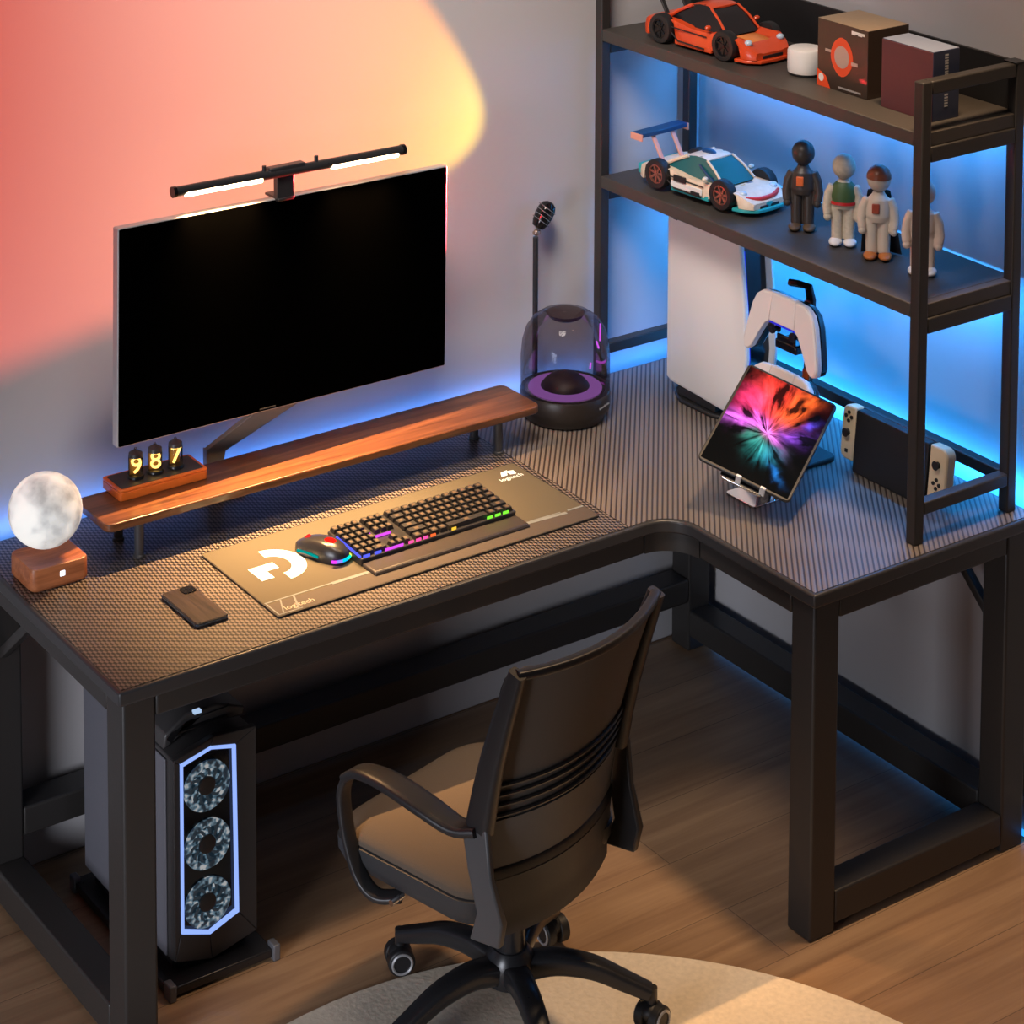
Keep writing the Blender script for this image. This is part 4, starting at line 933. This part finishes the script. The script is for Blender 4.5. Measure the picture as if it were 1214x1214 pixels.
def back_panel(name, z0, z1, mat, off=0, th=.003, nu=16, nz=10, u0=-.97, u1=.97):
    mb = MB(); vs = []
    for side in (0, 1):
        for j in range(nz+1):
            for k in range(nu+1):
                vs.append(bk(u0+(u1-u0)*k/nu, z0+(z1-z0)*j/nz, off+side*th))
    fs = []; n = (nu+1)*(nz+1)
    for j in range(nz):
        for k in range(nu):
            a = j*(nu+1)+k; fs += [(a, a+1, a+nu+2, a+nu+1), (n+a, n+a+nu+1, n+a+nu+2, n+a+1)]
    rim_ = [k for k in range(nu+1)] + [(j+1)*(nu+1)-1 for j in range(1, nz+1)] + [nz*(nu+1)+k for k in range(nu-1, -1, -1)] + [j*(nu+1) for j in range(nz-1, 0, -1)]
    fs += [(rim_[k], rim_[(k+1) % len(rim_)], n+rim_[(k+1) % len(rim_)], n+rim_[k]) for k in range(len(rim_))]
    return obj(name, mb.add(vs, fs), mat, ch)
back_panel('back_mesh', .585, .895, M_mesh)
back_panel('lumbar_pad', .46, .590, pm('lumbar plastic', (.10, .10, .10), .5), .002, .006)
for z in (.600, .622, .644, .664): obj('lumbar_rib', MB().tube([bk(-.93+1.86*k/16, z+.0*abs(k-8)/8, .006) for k in range(17)], .0042, 8), M_fr, ch)
obj('top_rail', MB().tube([bk(-1+2*k/20, .900) for k in range(21)], 0, flat=(.010, .008)), M_fr, ch, angle=60)
obj('lower_band', MB().tube([bk(-1+2*k/20, .478, .004) for k in range(21)], 0, flat=(.008, .015)), M_blk, ch, angle=60)
back_panel('back_shell', .355, .470, M_shell, .004, .010)
for s_ in (-1, 1):
    obj('upright', MB().tube([bk(s_, z) for z in (.903, .86, .80, .72, .65, .58)], 0, flat=lambda q: (.011+.004*q, .016+.012*q), upv=(0, 1, .3)), M_fr, ch, angle=60)
    xs = ox-.010+(.196 if s_ > 0 else -.212)
    def FL(q): return (.020, .006)
    fl = .010 if s_ < 0 else .060        # how far the armrest flares outward
    arm_pts = spline([(xs, -.150, .578), (xs+s_*fl*.5, -.10, .568), (xs+s_*fl, -.03, .582), (xs+s_*fl, .06, .592), (xs+s_*fl, .130, .585), (xs+s_*fl*.9, .168, .560)], 5)
    obj('armrest', MB().tube(arm_pts, 0, flat=lambda q: (.018+.012*math.sin(PI*min(1, q*1.1)), .009)), M_fr, ch, angle=60)
    obj('arm_front_post', MB().tube(spline([(xs+s_*fl*.9, .165, .563), (xs+s_*fl*.9, .178, .52), (xs+s_*fl*.8, .165, .44), (xs+s_*fl*.5, .138, .375), (xs, .100, .350), (xs-s_*.02, .055, .358)], 5), 0, flat=(.016, .007), upv=(0, 0, 1)), M_fr, ch, angle=60)
    rp = MB()
    rp.loft([[(xs-s_*.006, -.175, .590), (xs+s_*.008, -.175, .590), (xs+s_*.008, -.115, .578), (xs-s_*.006, -.115, .578)],
             [(xs-s_*.006, -.185, .50), (xs+s_*.008, -.185, .50), (xs+s_*.008, -.130, .50), (xs-s_*.006, -.130, .50)],
             [(xs-s_*.012, -.210, .425), (xs+s_*.006, -.210, .425), (xs+s_*.006, -.150, .425), (xs-s_*.012, -.150, .425)],
             [(xs-s_*.014, -.200, .375), (xs+s_*.002, -.200, .375), (xs+s_*.002, -.130, .365), (xs-s_*.014, -.130, .365)]])
    obj('arm_bracket', rp, M_frl if s_ < 0 else M_fr, ch, bev=.004)  # same part on both sides; left coloured as lit, right as shaded
    obj('bolt', MB().cyl((xs-s_*.022, .055, .358), (xs+s_*.010, .055, .358), .006, 12), M_chrome, ch)

# ------------------------------------------------------------------ lights
def area(name, loc, target, size, power, col, sy=None, spread=180):
    l = bpy.data.lights.new(name, 'AREA'); l.energy = power; l.color = col; l.size = size; l.spread = math.radians(spread)
    if sy: l.shape = 'RECTANGLE'; l.size_y = sy
    o = bpy.data.objects.new(name, l); COL.objects.link(o); o.location = loc
    o.rotation_euler = (Vector(target)-Vector(loc)).to_track_quat('-Z', 'Y').to_euler(); return o
# warm downlight over the right wing
l = bpy.data.lights.new('ceiling_downlight', 'SPOT'); l.energy = 205; l.color = (1, .66, .38); l.spot_size = math.radians(58); l.spot_blend = 1; l.shadow_soft_size = .12
o = bpy.data.objects.new('ceiling_downlight', l); COL.objects.link(o); o.location = (-.42, -1.25, 3.1)
o.rotation_euler = (Vector((-.72, -1.2, 0))-Vector(o.location)).to_track_quat('-Z', 'Y').to_euler()
area('wall_fill', (-1.75, -1.15, 3.3), (-.62, 0, 1.2), .8, 10.5, (1, .87, .78), spread=68)  # added soft fill to brighten the walls, not an actual lamp
area('left_fill', (-4.4, -1.9, .8), (-1.1, -.2, .15), 1.0, 7.5, (.86, .89, 1), spread=55)  # added cool fill for left faces and the wall under the desk
# the throw of the light strips
def strip_light(name, loc, dirn, lng, along, power, col=(.02, .33, 1)):
    l = bpy.data.lights.new(name, 'AREA'); l.shape = 'RECTANGLE'; l.size = lng; l.size_y = .014; l.energy = power; l.color = col
    o = bpy.data.objects.new(name, l); COL.objects.link(o)
    z = -Vector(dirn).normalized(); x = Vector(along).normalized(); y = z.cross(x)
    o.matrix_world = Matrix.Translation(loc) @ Matrix((x, y, z)).transposed().to_4x4()
strip_light('strip_light_back', (-1.0, -.014, .762), (0, .9, .43), 1.94, (1, 0, 0), 1.15, (.06, .27, 1))
strip_light('strip_light_right', (-.014, -.58, .762), (.9, 0, .43), 1.10, (0, 1, 0), 3.2)
strip_light('strip_light_shelf_low', (sw-.035, -.56, Z2-TB-.008), (.45, 0, -.89), 1.0, (0, 1, 0), 6)
strip_light('strip_light_shelf_high', (sw-.035, -.56, Z1-TB-.008), (.45, 0, -.89), 1.0, (0, 1, 0), 3.4)
for s0, s1, pw_ in ((.022, .206, 7.2), (.381, .552, 5.6)):     # the throw of the monitor light bar
    l = bpy.data.lights.new('light_bar_beam', 'AREA'); l.shape = 'RECTANGLE'; l.size = s1-s0; l.size_y = .008; l.energy = pw_; l.color = (1, .56, .24); l.spread = math.radians(74)
    o = bpy.data.objects.new('light_bar_beam', l); COL.objects.link(o)
    z = -Vector((0, -.16, -1)).normalized(); y = z.cross(ax)
    o.matrix_world = Matrix.Translation(Vector(lb.location)+A0+ax*(s0+s1)/2+Vector((0, -.010, -.0145))) @ Matrix((ax, y, z)).transposed().to_4x4()
# projector lamp that paints the sunset disc on the wall
l = bpy.data.lights.new('sunset_projector', 'SPOT'); l.energy = 3.1; l.spot_size = math.radians(60); l.spot_blend = .26; l.shadow_soft_size = .004
l.use_nodes = True; nt = l.node_tree; em_ = nt.nodes['Emission']
ge = nt.nodes.new('ShaderNodeNewGeometry'); sp_ = nt.nodes.new('ShaderNodeSeparateXYZ'); nt.links.new(ge.outputs['Incoming'], sp_.inputs[0])
dy = math_n(nt, 'ABSOLUTE', sp_.outputs['Y'])
cl = math_n(nt, 'MAXIMUM', dy, .07)
st_ = math_n(nt, 'MULTIPLY', math_n(nt, 'POWER', cl, -2.55), 1.0)
nt.links.new(st_, em_.inputs['Strength'])
nt.links.new(ramp(nt, dy, [(.08, (1, .03, .04)), (.17, (1, .165, .0)), (.29, (1, .32, .0)), (.45, (1, .68, .05))]), em_.inputs['Color'])
o = bpy.data.objects.new('sunset_projector', l); COL.objects.link(o); o.location = (-.36, -.155, 1.32)
o.rotation_euler = Vector((-.935, .01, .335)).to_track_quat('-Z', 'Y').to_euler()
SUNSET = l
w = bpy.data.worlds.new('World'); S.world = w; w.use_nodes = True
bg = w.node_tree.nodes['Background']; bg.inputs[0].default_value = (.62, .66, .80, 1); bg.inputs[1].default_value = .03

# ------------------------------------------------------------------ camera
cam = bpy.data.cameras.new('camera'); co = bpy.data.objects.new('camera', cam); COL.objects.link(co)
co.location = (-3.8909, -4.5751, 3.0723)
yaw, pitch, roll = .5973, -.0858, .0018
fwd = Vector((math.sin(yaw)*math.cos(pitch), math.cos(yaw)*math.cos(pitch), math.sin(pitch)))
rt = fwd.cross(Vector((0, 0, 1))).normalized(); up = rt.cross(fwd)
rt2 = rt*math.cos(roll)+up*math.sin(roll); up2 = -rt*math.sin(roll)+up*math.cos(roll)
co.rotation_euler = Matrix((rt2, up2, -fwd)).transposed().to_euler()
cam.sensor_width = 36; cam.sensor_fit = 'HORIZONTAL'; cam.lens = 2845.09/1214*36
cam.shift_x = (607-528.0)/1214; cam.shift_y = -(607+421.3)/1214
cam.clip_start = .1; cam.clip_end = 50
S.camera = co
S.view_settings.view_transform = 'Standard'; S.view_settings.look = 'None'; S.view_settings.exposure = 0; S.view_settings.gamma = 1
try: S.cycles.max_bounces = 8; S.cycles.transparent_max_bounces = 16
except Exception: pass
